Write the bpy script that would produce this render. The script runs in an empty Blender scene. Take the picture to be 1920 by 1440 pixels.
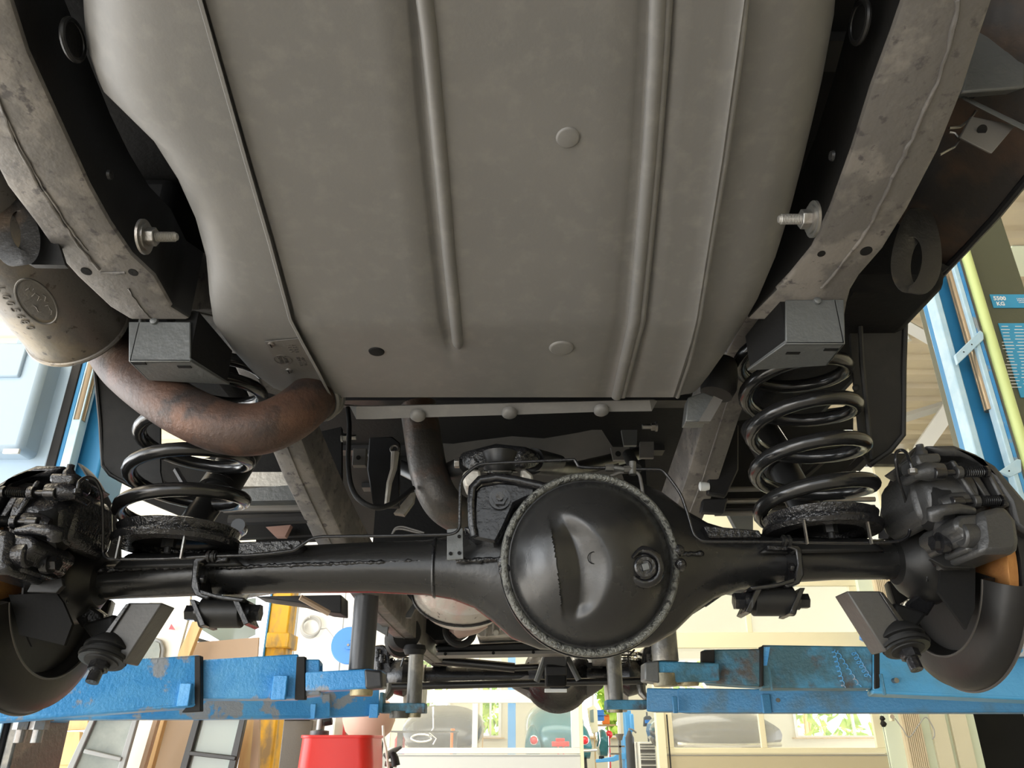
import bpy, bmesh, math, random
from mathutils import Vector, Matrix
random.seed(7)
C = bpy.context.scene.collection
sc = bpy.context.scene
PI = math.pi
CAMH = 1.3
TH = math.radians(25.0)
CT, ST = math.cos(TH), math.sin(TH)

# ---------------------------------------------------------------- camera, world, light, exposure
cam_d = bpy.data.cameras.new('camera')
cam = bpy.data.objects.new('camera', cam_d)
C.objects.link(cam)
cam.location = (0, 0, CAMH)
cam.rotation_euler = (PI/2 + TH, 0, 0)
cam_d.sensor_width = 36.0
cam_d.lens = 27.0
cam_d.clip_start = 0.02
cam_d.clip_end = 200
sc.camera = cam

sc.view_settings.view_transform = 'Standard'
sc.view_settings.look = 'None'
sc.view_settings.gamma = 1.0
sc.view_settings.use_curve_mapping = False
sc.view_settings.exposure = 0.0

w = bpy.data.worlds.new('daylight')
sc.world = w
w.use_nodes = True
wb = w.node_tree.nodes['Background']
wb.inputs[0].default_value = (0.93, 0.97, 1.0, 1)
wb.inputs[1].default_value = 2.4

def area(name, loc, target, size, power, color):
    l = bpy.data.lights.new(name, 'AREA')
    l.shape = 'RECTANGLE'; l.size = size[0]; l.size_y = size[1]
    l.energy = power; l.color = color
    o = bpy.data.objects.new(name, l); C.objects.link(o)
    o.location = loc
    d = Vector(target) - Vector(loc)
    o.rotation_euler = d.to_track_quat('-Z', 'Y').to_euler()
    return o
# daylight from the open roller door and glazing on the left; tube lamps under the ceiling
sun_d = bpy.data.lights.new('sun', 'SUN'); sun_d.energy = 22.0; sun_d.angle = .01; sun_d.color = (1.0, .96, .90)
sun = bpy.data.objects.new('sun', sun_d); C.objects.link(sun)
sun.rotation_euler = Vector((math.cos(.93), .10, -math.sin(.93))).to_track_quat('-Z', 'Y').to_euler()
area('daylight_left_door', (-7.0, 1.2, 1.5), (0, 1.4, 1.2), (7.0, 2.8), 380, (0.92, 0.96, 1.0))
area('daylight_rear_door', (-4.2, -4.6, 1.6), (-.2, 1.0, 1.0), (3.4, 2.8), 150, (1.0, 0.97, 0.92))
for x, y in ((-2.6, 5.8), (3.1, 5.8), (1.5, 8.0), (-1.0, 8.0), (-2.9, 0.5)):
    area('tube_lamp_light', (x, y, 4.3), (x, y, 0), (1.4, 0.3), 46, (1.0, 0.93, 0.76))
area('far_room_lamp_light', (0, 14, 5.0), (0, 15, 0), (8, 3), 260, (1.0, 0.97, 0.85))

# ---------------------------------------------------------------- measuring helpers
def ray(v):
    y = (720 - v)/1440.0
    return CT - y*ST, ST + y*CT
def P(u, v, Y):
    a, b = ray(v)
    t = Y/a
    return Vector((t*(u-960)/1440.0, Y, CAMH + t*b))
def PP(u, v, a0, b0):            # on the plane z-CAMH = a0 + b0*Y
    a, b = ray(v)
    return P(u, v, a0/(b/a - b0))
def S(v, Y):                     # metres per photograph pixel there
    return Y/(1440.0*ray(v)[0])

# ---------------------------------------------------------------- mesh builder
class MB:
    def __init__(self): self.v = []; self.f = []
    def add(self, vs, fs):
        n = len(self.v)
        self.v += [Vector(p) for p in vs]
        self.f += [tuple(i+n for i in f) for f in fs]
        return self
    def box(self, c, s, R=None):
        c = Vector(c); hx, hy, hz = s[0]/2, s[1]/2, s[2]/2
        ps = []
        for x in (-hx, hx):
            for y in (-hy, hy):
                for z in (-hz, hz):
                    p = Vector((x, y, z))
                    if R is not None: p = R @ p
                    ps.append(c + p)
        return self.add(ps, [(0,1,3,2),(4,6,7,5),(0,4,5,1),(2,3,7,6),(0,2,6,4),(1,5,7,3)])
    def b2(self, p0, p1):
        a = Vector(p0); b = Vector(p1)
        return self.box((a+b)/2, [abs(b[i]-a[i]) for i in range(3)])
    def prism(self, poly, vec):
        vec = Vector(vec); n = len(poly)
        poly = [Vector(p) for p in poly]
        nrm = Vector((0,0,0))
        for i in range(n): nrm += poly[i].cross(poly[(i+1) % n])
        if nrm.dot(vec) > 0: poly.reverse()
        ps = poly + [p+vec for p in poly]
        fs = [tuple(range(n)), tuple(range(2*n-1, n-1, -1))]
        for i in range(n):
            j = (i+1) % n
            fs.append((i, i+n, j+n, j))
        return self.add(ps, fs)
    def loft(self, secs, closed=True, caps=True, loop=False):
        n = len(secs[0]); m = len(secs)
        ps = [p for s in secs for p in s]; fs = []
        for i in range(m if loop else m-1):
            a = i*n; b = ((i+1) % m)*n
            for j in range(n if closed else n-1):
                k = (j+1) % n
                fs.append((a+j, a+k, b+k, b+j))
        if caps and closed and not loop:
            fs.append(tuple(range(n-1, -1, -1))); fs.append(tuple(range((m-1)*n, m*n)))
        return self.add(ps, fs)
    def tube(self, path, r, n=10, loop=False, caps=True):
        path = [Vector(p) for p in path]; m = len(path)
        rs = r if isinstance(r, (list, tuple)) else [r]*m
        def tan(i):
            if loop: d = path[(i+1) % m] - path[i-1]
            elif i == 0: d = path[1]-path[0]
            elif i == m-1: d = path[-1]-path[-2]
            else: d = (path[i+1]-path[i]).normalized() + (path[i]-path[i-1]).normalized()
            return d.normalized() if d.length > 1e-9 else Vector((0,0,1))
        t0 = tan(0)
        up = Vector((0,0,1)) if abs(t0.z) < .9 else Vector((1,0,0))
        x = t0.cross(up).normalized()
        secs = []
        for i in range(m):
            t = tan(i)
            x = x - t*x.dot(t)
            x = x.normalized() if x.length > 1e-6 else t.orthogonal().normalized()
            y = t.cross(x)
            secs.append([path[i] + (x*math.cos(2*PI*k/n) + y*math.sin(2*PI*k/n))*rs[i] for k in range(n)])
        return self.loft(secs, True, caps, loop)
    def cyl(self, a, b, r, n=20, r2=None):
        return self.tube([a, b], [r, r if r2 is None else r2], n)
    def hexn(self, a, b, r): return self.cyl(a, b, r, 6)
    def lathe(self, o, ax, prof, n=32, caps=True):     # prof: (distance along axis, radius)
        o = Vector(o); ax = Vector(ax).normalized()
        x = ax.orthogonal().normalized(); y = ax.cross(x)
        secs = [[o + ax*t + (x*math.cos(2*PI*k/n) + y*math.sin(2*PI*k/n))*max(r, 1e-5) for k in range(n)] for t, r in prof]
        return self.loft(secs, True, caps)
    def ring(self, o, ax, R, r, n=40, k=10, flat=1.0):
        o = Vector(o); ax = Vector(ax).normalized()
        x = ax.orthogonal().normalized(); y = ax.cross(x)
        secs = []
        for i in range(n):
            a = 2*PI*i/n; d = x*math.cos(a)+y*math.sin(a)
            secs.append([o + d*(R + r*math.cos(2*PI*j/k)) + ax*(r*flat*math.sin(2*PI*j/k)) for j in range(k)])
        return self.loft(secs, True, False, True)
    def grid(self, rows):
        return self.loft(rows, False, False)
    def shell(self, rows, t):                          # open grid given a thickness along vector t
        t = Vector(t); n = len(rows[0]); m = len(rows)
        A = [p for r in rows for p in r]; B = [Vector(p)+t for p in A]
        fs = []
        N = n*m
        for i in range(m-1):
            for j in range(n-1):
                a, b, c, d = i*n+j, i*n+j+1, (i+1)*n+j+1, (i+1)*n+j
                fs.append((a, b, c, d)); fs.append((a+N, d+N, c+N, b+N))
        for j in range(n-1):
            fs.append((j, j+N, j+1+N, j+1)); e = (m-1)*n
            fs.append((e+j, e+j+1, e+j+1+N, e+j+N))
        for i in range(m-1):
            fs.append((i*n, (i+1)*n, (i+1)*n+N, i*n+N)); e = n-1
            fs.append((i*n+e, i*n+e+N, (i+1)*n+e+N, (i+1)*n+e))
        return self.add(A+B, fs)

def spl(pr, sub=6):
    pr = [Vector(p) for p in pr]; q = []; n = len(pr)
    for i in range(n-1):
        a, b, c, d = pr[max(0, i-1)], pr[i], pr[i+1], pr[min(n-1, i+2)]
        for j in range(sub):
            t = j/sub
            q.append(.5*((2*b)+(c-a)*t+(2*a-5*b+4*c-d)*t*t+(3*b-a-3*c+d)*t**3))
    return q+[pr[-1]]
ORIG = {}
def obj(name, mb, mat, parent=None, bevel=0, smooth=35, label=None, seg=2, fix=True, subsurf=0):
    vs = mb.v
    lo = [min(p[i] for p in vs) for i in range(3)]; hi = [max(p[i] for p in vs) for i in range(3)]
    o0 = Vector(((lo[0]+hi[0])/2, (lo[1]+hi[1])/2, lo[2] if parent is None else (lo[2]+hi[2])/2))
    me = bpy.data.meshes.new(name)
    me.from_pydata([tuple(p-o0) for p in vs], [], mb.f)
    if fix:
        bm = bmesh.new(); bm.from_mesh(me)
        bmesh.ops.recalc_face_normals(bm, faces=bm.faces)
        bm.to_mesh(me); bm.free()
    if smooth:
        me.shade_smooth()
        me.set_sharp_from_angle(angle=math.radians(smooth))
    me.materials.append(mat)
    o = bpy.data.objects.new(name, me); C.objects.link(o)
    ORIG[o] = o0
    if parent is not None:
        o.parent = parent; o.location = o0 - ORIG[parent]
    else: o.location = o0
    if bevel:
        m = o.modifiers.new('bevel', 'BEVEL'); m.width = bevel; m.segments = seg; m.limit_method = 'ANGLE'
        m.angle_limit = math.radians(40); m.harden_normals = False
    if subsurf:
        m = o.modifiers.new('sub', 'SUBSURF'); m.levels = m.render_levels = subsurf
    if label: o['label'] = label
    return o
def thing(name, loc, label, cat, group=None):
    o = bpy.data.objects.new(name, None); C.objects.link(o)
    o.empty_display_size = .1
    o.location = loc; ORIG[o] = Vector(loc); o['label'] = label; o['category'] = cat
    if group: o['group'] = group
    return o
def tag(o, label, cat, group=None):
    o['label'] = label; o['category'] = cat
    if group: o['group'] = group
    return o
def struct(name, mb, mat, **k):
    o = obj(name, mb, mat, **k); o['kind'] = 'structure'; return o
def text(name, s, mat, parent, loc, R, size, depth=.0004, align='CENTER', bold=0.):
    cu = bpy.data.curves.new(name, 'FONT'); cu.body = s; cu.size = size; cu.extrude = depth
    cu.align_x = align; cu.align_y = 'CENTER'; cu.resolution_u = 2; cu.offset = bold*size
    t = bpy.data.objects.new(name, cu); C.objects.link(t)
    dg = bpy.context.evaluated_depsgraph_get()
    me = bpy.data.meshes.new_from_object(t.evaluated_get(dg))
    bpy.data.objects.remove(t)
    me.transform(R.to_4x4())
    me.materials.clear(); me.materials.append(mat)
    o = bpy.data.objects.new(name, me); C.objects.link(o)
    ORIG[o] = Vector(loc)
    if parent is not None: o.parent = parent; o.location = Vector(loc) - ORIG[parent]
    else: o.location = loc
    return o
def axes(x, z):                   # rotation with given x axis and approx z axis
    x = Vector(x).normalized(); z = Vector(z)
    y = z.cross(x).normalized(); z = x.cross(y)
    return Matrix((x, y, z)).transposed()

# ---------------------------------------------------------------- materials
def mat(name, col, rough=.5, metal=0., bump=0., bscale=60., col2=None, cscale=6., cmix=(.4,.6), col3=None, c3scale=20., c3=(.6,.7), rvar=0., coat=0., emit=None, estr=0., alpha=None, trans=0., spec=.5, stretch=None):
    m = bpy.data.materials.new(name); m.use_nodes = True
    nt = m.node_tree; N = nt.nodes; L = nt.links
    b = N['Principled BSDF']
    b.inputs['Base Color'].default_value = (*col, 1)
    b.inputs['Roughness'].default_value = rough
    b.inputs['Metallic'].default_value = metal
    b.inputs['Specular IOR Level'].default_value = spec
    if coat: b.inputs['Coat Weight'].default_value = coat; b.inputs['Coat Roughness'].default_value = .08
    if trans: b.inputs['Transmission Weight'].default_value = trans; b.inputs['IOR'].default_value = 1.45
    if emit: b.inputs['Emission Color'].default_value = (*emit, 1); b.inputs['Emission Strength'].default_value = estr
    if alpha is not None: b.inputs['Alpha'].default_value = alpha
    geo = N.new('ShaderNodeNewGeometry')
    src = geo.outputs['Position']
    if stretch:
        mp = N.new('ShaderNodeMapping'); mp.inputs['Scale'].default_value = stretch
        L.new(src, mp.inputs['Vector']); src = mp.outputs['Vector']
    def noise(s, d=5.):
        n = N.new('ShaderNodeTexNoise'); n.inputs['Scale'].default_value = s; n.inputs['Detail'].default_value = d
        n.inputs['Roughness'].default_value = .6
        L.new(src, n.inputs['Vector']); return n.outputs['Fac']
    def ramp(f, a, c):
        r = N.new('ShaderNodeMapRange'); r.inputs['From Min'].default_value = a; r.inputs['From Max'].default_value = c
        L.new(f, r.inputs['Value']); return r.outputs['Result']
    cur = None
    for cc, scl, (a, c) in ((col2, cscale, cmix), (col3, c3scale, c3)):
        if cc is None: continue
        mx = N.new('ShaderNodeMix'); mx.data_type = 'RGBA'
        L.new(ramp(noise(scl), a, c), mx.inputs['Factor'])
        if cur is None: mx.inputs['A'].default_value = (*col, 1)
        else: L.new(cur, mx.inputs['A'])
        mx.inputs['B'].default_value = (*cc, 1)
        cur = mx.outputs['Result']
    if cur is not None: L.new(cur, b.inputs['Base Color'])
    if rvar:
        mr = N.new('ShaderNodeMapRange'); mr.inputs['From Min'].default_value = .3; mr.inputs['From Max'].default_value = .7
        mr.inputs['To Min'].default_value = max(.02, rough-rvar); mr.inputs['To Max'].default_value = min(1, rough+rvar)
        L.new(noise(cscale*1.7), mr.inputs['Value']); L.new(mr.outputs['Result'], b.inputs['Roughness'])
    if bump:
        bp = N.new('ShaderNodeBump'); bp.inputs['Strength'].default_value = bump; bp.inputs['Distance'].default_value = .004
        L.new(noise(bscale, 3.), bp.inputs['Height']); L.new(bp.outputs['Normal'], b.inputs['Normal'])
    return m
M = {}
M['under'] = mat('satin_underbody_paint', (.085,.082,.078), .48, .1, .05, 300, col2=(.125,.118,.108), cscale=4, rvar=.05)
M['tank'] = mat('satin_tank_paint', (.120,.117,.112), .52, .05, .04, 260, col2=(.133,.129,.122), cscale=3, col3=(.15,.145,.135), c3scale=45, c3=(.5,.75), rvar=.05)
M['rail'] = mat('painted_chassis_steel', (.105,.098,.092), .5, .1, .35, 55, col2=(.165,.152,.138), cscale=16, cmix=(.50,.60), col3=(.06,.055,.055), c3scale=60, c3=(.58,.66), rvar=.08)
M['bracket'] = mat('grey_bracket_paint', (.10,.105,.105), .42, .2, .3, 70, rvar=.08)
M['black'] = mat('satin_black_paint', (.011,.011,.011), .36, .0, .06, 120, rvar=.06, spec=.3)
M['gloss'] = mat('gloss_black_paint', (.010,.010,.011), .24, .0, .35, 70, rvar=.08, spec=.5)
M['lumpy'] = mat('thick_lumpy_black_paint', (.012,.012,.013), .2, .0, 1.0, 110, rvar=.08)
M['spring'] = mat('black_spring_paint', (.012,.012,.012), .2, .0, .03, 200, spec=.55)
M['matte'] = mat('matte_black', (.006,.006,.006), .8, 0, .2, 90, spec=.2)
M['rubber'] = mat('black_rubber', (.012,.012,.012), .6, 0, .1, 90, spec=.25)
M['dark'] = mat('dark_body_metal', (.012,.012,.013), .5, 0, .1, 60, rvar=.1, spec=.3)
M['fender'] = mat('fender_black', (.012,.012,.012), .55, 0, .1, 80, col2=(.024,.023,.021), cscale=9, cmix=(.5,.75), spec=.3)
M['fender_rust'] = mat('fender_with_surface_rust', (.025,.022,.02), .6, 0, .2, 90, col2=(.10,.055,.03), cscale=7, cmix=(.5,.75))
M['rustpipe'] = mat('rusty_exhaust_steel', (.06,.038,.03), .55, .4, .35, 110, col2=(.13,.066,.042), cscale=8, cmix=(.42,.68), col3=(.035,.028,.026), c3scale=18, c3=(.52,.68))
M['midpipe'] = mat('grey_exhaust_steel', (.06,.055,.05), .45, .5, .3, 110, col2=(.13,.08,.055), cscale=11, cmix=(.5,.7))
M['muffler'] = mat('stained_muffler_steel', (.19,.178,.165), .42, .45, .12, 120, col2=(.31,.26,.185), cscale=4, cmix=(.50,.60), col3=(.10,.085,.07), c3scale=70, c3=(.6,.66))
M['muffmark'] = mat('embossed_muffler_steel', (.15,.142,.13), .42, .45, .2, 160)
M['zinc'] = mat('zinc_steel', (.24,.24,.23), .4, .85, .2, 150, col2=(.22,.2,.18), cscale=30)
M['thread'] = mat('dull_zinc_thread', (.25,.24,.22), .5, .6, .2, 150)
M['ringw'] = mat('rough_cast_edge', (.13,.132,.12), .4, .45, 1.0, 240, col2=(.03,.03,.028), cscale=150, cmix=(.5,.6))
M['castal'] = mat('cast_aluminium', (.42,.40,.36), .5, .6, .3, 80, col2=(.22,.2,.17), cscale=16, cmix=(.45,.7))
M['rotor'] = mat('rusty_brake_disc', (.30,.13,.04), .5, .5, .2, 130, col2=(.42,.20,.06), cscale=12)
M['blue'] = mat('worn_blue_lift_paint', (.045,.27,.62), .42, 0, .5, 130, col2=(.10,.36,.68), cscale=7, cmix=(.45,.65), col3=(.27,.30,.34), c3scale=9, c3=(.56,.60), rvar=.08)
M['bluedirty'] = mat('dirty_blue_lift_paint', (.035,.10,.13), .5, 0, .6, 110, col2=(.045,.21,.36), cscale=9, cmix=(.45,.62), col3=(.06,.055,.05), c3scale=14, c3=(.55,.68), rvar=.08)
M['blueclean'] = mat('blue_column_paint', (.03,.23,.48), .4, 0, .05, 60)
M['bluepale'] = mat('pale_blue_column_face', (.42,.62,.76), .4, 0, .05, 60, col2=(.5,.68,.8), cscale=20)
M['colgrey'] = mat('blue_grey_column_paint', (.36,.47,.58), .35, .1, .05, 60)
M['olive'] = mat('olive_grey_column_paint', (.095,.10,.065), .5, 0, .15, 90)
M['greypost'] = mat('dark_oily_steel', (.10,.098,.09), .38, .5, .35, 70, col2=(.24,.22,.18), cscale=9, cmix=(.52,.7))
M['blackpost'] = mat('black_lift_post_paint', (.03,.031,.034), .35, 0, .15, 40)
M['brasscap'] = mat('worn_post_foot', (.35,.30,.18), .45, .6, .3, 90, col2=(.15,.14,.1), cscale=25)
M['lime'] = mat('yellow_green_hose', (.62,.72,.30), .4, 0, .0, 60)
M['bronze'] = mat('bronze_ram_rod', (.28,.22,.15), .3, .6, 0, 60)
M['red'] = mat('gloss_red_enamel', (.66,.018,.010), .35, 0, .05, 12)
M['white'] = mat('white_painted_panel', (.80,.79,.74), .5, 0, 0, 60)
M['greypanel'] = mat('light_grey_door_panel', (.60,.62,.62), .5, 0, 0, 60)
M['cream'] = mat('cream_painted_frame', (.80,.74,.52), .5, 0, .02, 60)
M['creampanel'] = mat('beige_door_panel', (.50,.44,.30), .55, 0, 0, 60)
M['beigeslat'] = mat('beige_ceiling_sheet', (.56,.49,.36), .5, .1, 0, 60, col2=(.5,.44,.34), cscale=2)
M['truss'] = mat('grey_painted_truss', (.5,.5,.47), .5, 0, 0, 60)
M['floor'] = mat('workshop_floor', (.50,.48,.44), .5, 0, .1, 10, col2=(.40,.38,.35), cscale=1.2)
M['wall'] = mat('white_wall', (.82,.82,.80), .7, 0, .05, 30)
M['creamwall'] = mat('cream_wall', (.72,.68,.52), .7, 0, .05, 30)
M['yellow'] = mat('worn_yellow_post', (.80,.45,.02), .5, 0, .4, 30, col2=(.32,.22,.10), cscale=5, cmix=(.5,.62), stretch=(1,1,.5))
M['wood'] = mat('pale_pine', (.62,.42,.19), .6, 0, .2, 60, col2=(.5,.31,.13), cscale=10, stretch=(1,1,.15))
M['ply'] = mat('tan_hardboard', (.42,.30,.20), .6, 0, .05, 60)
M['bodywhite'] = mat('cream_car_body_panel', (.72,.70,.62), .4, 0, .02, 30)
M['bodygrey'] = mat('grey_window_frame', (.25,.26,.26), .45, 0, 0, 30)
M['blackframe'] = mat('black_window_frame', (.015,.015,.015), .35, 0, 0, 30)
M['glassgrey'] = mat('dusty_car_glass', (.15,.17,.15), .15, 0, 0, 30, col2=(.22,.24,.21), cscale=5, rvar=.03)
M['glasspale'] = mat('pale_car_glass', (.26,.31,.28), .1, 0, 0, 30)
M['teal'] = mat('gloss_teal_car_paint', (.03,.19,.22), .15, .1, 0, 30, coat=.7)
M['chrome'] = mat('chrome', (.8,.8,.78), .12, 1.0)
M['redlens'] = mat('red_lens', (.75,.02,.03), .15, 0, coat=.5)
M['tyre'] = mat('tyre_rubber', (.03,.028,.024), .7, 0, .3, 60)
M['drawer'] = mat('tool_chest_grey', (.16,.155,.15), .4, .2)
M['label'] = mat('blue_label', (.05,.33,.58), .4)
M['wtext'] = mat('white_lettering', (.9,.9,.9), .5)
M['dtext'] = mat('dark_stamped_lettering', (.05,.045,.04), .5)
M['tagmetal'] = mat('painted_data_plate', (.13,.123,.112), .35, .3, .2, 120)
M['green'] = mat('foliage_green', (.22,.40,.05), .7, 0, .2, 6, col2=(.50,.62,.12), cscale=2.2, cmix=(.4,.6))
M['doorglass'] = mat('door_pane', (.92,.93,.90), .03, 0, 0, 30, alpha=.10)
M['doorglassL'] = mat('scratched_acrylic_pane', (.95,.95,.88), .04, 0, 1.0, 3.0, alpha=.16)
M['lamp'] = mat('lit_tube', (1,1,1), .5, emit=(1,.93,.75), estr=6)
M['orange'] = mat('orange_plastic', (.85,.22,.02), .5)
M['navy'] = mat('navy_cloth', (.03,.05,.2), .8)
M['pink'] = mat('pinkish_body_primer', (.62,.42,.34), .5, 0, .1, 40)
M['bluereel'] = mat('blue_hose_reel', (.05,.22,.62), .35)
M['cable'] = mat('grey_cable', (.35,.35,.34), .5)
M['corr'] = mat('ribbed_cream_cladding', (.66,.56,.40), .5)
M['mint'] = mat('pale_green_post', (.72,.80,.66), .5)

M['cover'] = mat('satin_black_cover_paint', (.016,.016,.016), .27, 0, .05, 160, rvar=.04, spec=.45)
M['axlep'] = mat('satin_black_axle_paint', (.015,.015,.015), .24, 0, .12, 60, rvar=.06, spec=.5)
M['shield'] = mat('dust_shield_black', (.010,.0095,.009), .38, .1, .05, 60, rvar=.06, spec=.25)
M['callL'] = mat('wet_black_calliper_paint', (.012,.012,.014), .2, 0, .45, 170, rvar=.08)
M['callR'] = mat('satin_black_calliper_paint', (.026,.026,.026), .42, 0, .2, 200, rvar=.08)

M['silencer'] = mat('stained_silencer_steel', (.40,.37,.33), .42, .4, .3, 90, col2=(.45,.26,.23), cscale=5, cmix=(.5,.65), col3=(.16,.14,.12), c3scale=60, c3=(.6,.66))
M['pinkpipe'] = mat('heat_tinted_pipe', (.36,.27,.24), .4, .5, .1, 60)
M['bluemid'] = mat('scuffed_mid_blue_paint', (.035,.17,.34), .45, 0, .4, 120, col2=(.05,.12,.18), cscale=8, cmix=(.5,.65), rvar=.08)

M['bluef'] = mat('sky_blue_lift_paint', (.08,.30,.58), .4)
M['greycar'] = mat('dark_grey_car_paint', (.06,.065,.07), .25, .1, coat=.5)
M['bluecar'] = mat('blue_grey_car_paint', (.12,.18,.22), .25, .1, coat=.5)

M['eye'] = mat('worn_dark_forging', (.030,.029,.028), .36, .6, .3, 70, col2=(.10,.075,.055), cscale=12, cmix=(.52,.7))

M['bluebright'] = mat('clean_bright_blue_paint', (.045,.25,.46), .4, 0, .25, 120, col2=(.05,.17,.24), cscale=2.2, cmix=(.52,.62), rvar=.06)

M['rustpanel'] = mat('reddish_primer', (.24,.14,.11), .6, 0, .2, 60)
M['shieldlip'] = mat('shield_edge_highlight', (.06,.055,.05), .3, .4)  # paler than the shield: paints in the highlight along its lip and rim
M['mount'] = mat('grey_mount_paint', (.055,.053,.05), .45, .1, .15, 90, rvar=.05)
# ================================================================ THE VEHICLE (one thing; everything below it is a part)
car = thing('off_road_vehicle', (-.02, 1.2, CAMH+.05), 'black-painted underside of an off-road vehicle raised on the blue lift arms', 'car')
def part(name, mb, m, **k): return obj(name, mb, m, parent=k.pop('parent', car), **k)

def pipe(name, pts, r=.0024, m='gloss', n=8, par=None, sub=5):
    pr = [P(*p) for p in pts]; q = []
    m_ = len(pr)
    for i in range(m_-1):
        p0 = pr[max(0, i-1)]; p1 = pr[i]; p2 = pr[i+1]; p3 = pr[min(m_-1, i+2)]
        L = (p2-p1).length
        t1 = (p2-p0); t2 = (p3-p1)
        if t1.length: t1 = t1.normalized()*min(L, (p1-p0).length+1e-4 if i else L)
        if t2.length: t2 = t2.normalized()*min(L, (p3-p2).length+1e-4 if i < m_-2 else L)
        for j in range(sub):
            t = j/sub; h1 = 2*t**3-3*t*t+1; h2 = t**3-2*t*t+t; h3 = -2*t**3+3*t*t; h4 = t**3-t*t
            q.append(p1*h1 + t1*h2 + p2*h3 + t2*h4)
    q.append(pr[-1])
    return part(name, MB().tube(q, r, n), M[m] if isinstance(m, str) else m, parent=par or car, smooth=80)

def lerp(a, b, t): return a + (b-a)*t
def interp(tab, v):
    if v <= tab[0][0]: return tab[0][1:]
    for a, b in zip(tab, tab[1:]):
        if v <= b[0]:
            t = (v-a[0])/(b[0]-a[0]); return [lerp(x, y, t) for x, y in zip(a[1:], b[1:])]
    return tab[-1][1:]

# ---- fuel tank: lofted cross sections along the car
TA, TB = .718, -.244                     # bottom plane behind the bend
YB, ZB = .880, CAMH+.503
YF, ZF = 1.12, CAMH+.4855
def tankz(Y):
    return CAMH+TA+TB*Y if Y <= YB else lerp(ZB, ZF, (Y-YB)/(YF-YB))
# Y, bottom left x, bottom right x, side left x, side right x
def XX(u, v, Y): return P(u, v, Y).x
tk = []
for v, bl, br, sl, sr in ((-60, 345, 1415, 165, 1565), (0, 366, 1402, 163, 1562), (60, 385, 1394, 178, 1552), (120, 402, 1386, 200, 1540), (180, 420, 1378, 248, 1528),
                          (240, 440, 1370, 305, 1516), (320, 462, 1357, 352, 1503), (400, 487, 1345, 385, 1487), (470, 505, 1333, 402, 1470),
                          (540, 525, 1322, 402, 1455), (600, 540, 1312, 408, 1425)):
    a, b = ray(v); Y = TA/(b/a - TB)
    tk.append((Y, XX(bl, v, Y), XX(br, v, Y), XX(sl, v, Y), XX(sr, v, Y)))
for v, bl, br, sl, sr in ((640, 558, 1302, 402, 1408), (690, 583, 1288, 440, 1385), (730, 603, 1278, 478, 1360), (752, 618, 1270, 505, 1335)):
    a, b = ray(v); r = b/a
    k = (ZF-ZB)/(YF-YB); Y = (ZB-CAMH - k*YB)/(r - k)
    tk.append((Y, XX(bl, v, Y), XX(br, v, Y), XX(sl, v, Y), XX(sr, v, Y)))
DL = ((-60,158),(0,160),(75,166),(125,186),(160,224),(195,268),(250,310),(310,340),(375,365),(500,394),(540,395),(570,388),(600,400),(645,430),(700,480),(735,535),(757,610))
DR = ((-60,1566),(0,1562),(150,1535),(250,1510),(340,1490),(450,1460),(505,1442),(545,1425),(600,1395),(655,1360),(695,1330),(740,1292),(757,1262))
def proj_v(Y, z):
    r = (z-CAMH)/Y; y = (r*CT-ST)/(CT+r*ST); return 720-1440*y
def kside(Y): return lerp(.075, .022, max(0, min(1, (Y-.74)/.16)))
tk2 = []
for Y, bl, br, sl, sr in tk:
    v = min(757, proj_v(Y, tankz(Y)+.012+kside(Y)))
    tk2.append((Y, bl, br, P(interp(DL, v)[0], v, Y).x, P(interp(DR, v)[0], v, Y).x))
tk2.insert(0, (.34, tk2[0][1]+.02, tk2[0][2]-.02, tk2[0][3]+.02, tk2[0][4]-.02))
tk = tk2
def tsec(Y, bl, br, sl, sr):
    z = tankz(Y); s = []
    kz = lerp(.075, .022, max(0, min(1, (Y-.74)/.16)))
    for side, e, x in ((0, bl, sl), (1, br, sr)):
        d = x-e; q = []
        for t in range(7):
            a = t/6*PI/2
            q.append(Vector((e + d*(.35+.65*math.sin(a)), Y, z + .012 + kz*(1-math.cos(a)))))
        q = [Vector((e, Y, z+.010)), Vector((e+d*.18, Y, z+.0105))] + q + [Vector((x, Y, z+.22))]
        s.append(q)
    return list(reversed(s[0])) + s[1]
tank = part('fuel_tank', MB().loft([tsec(*t) for t in tk], True, True), M['tank'], smooth=50)
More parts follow.
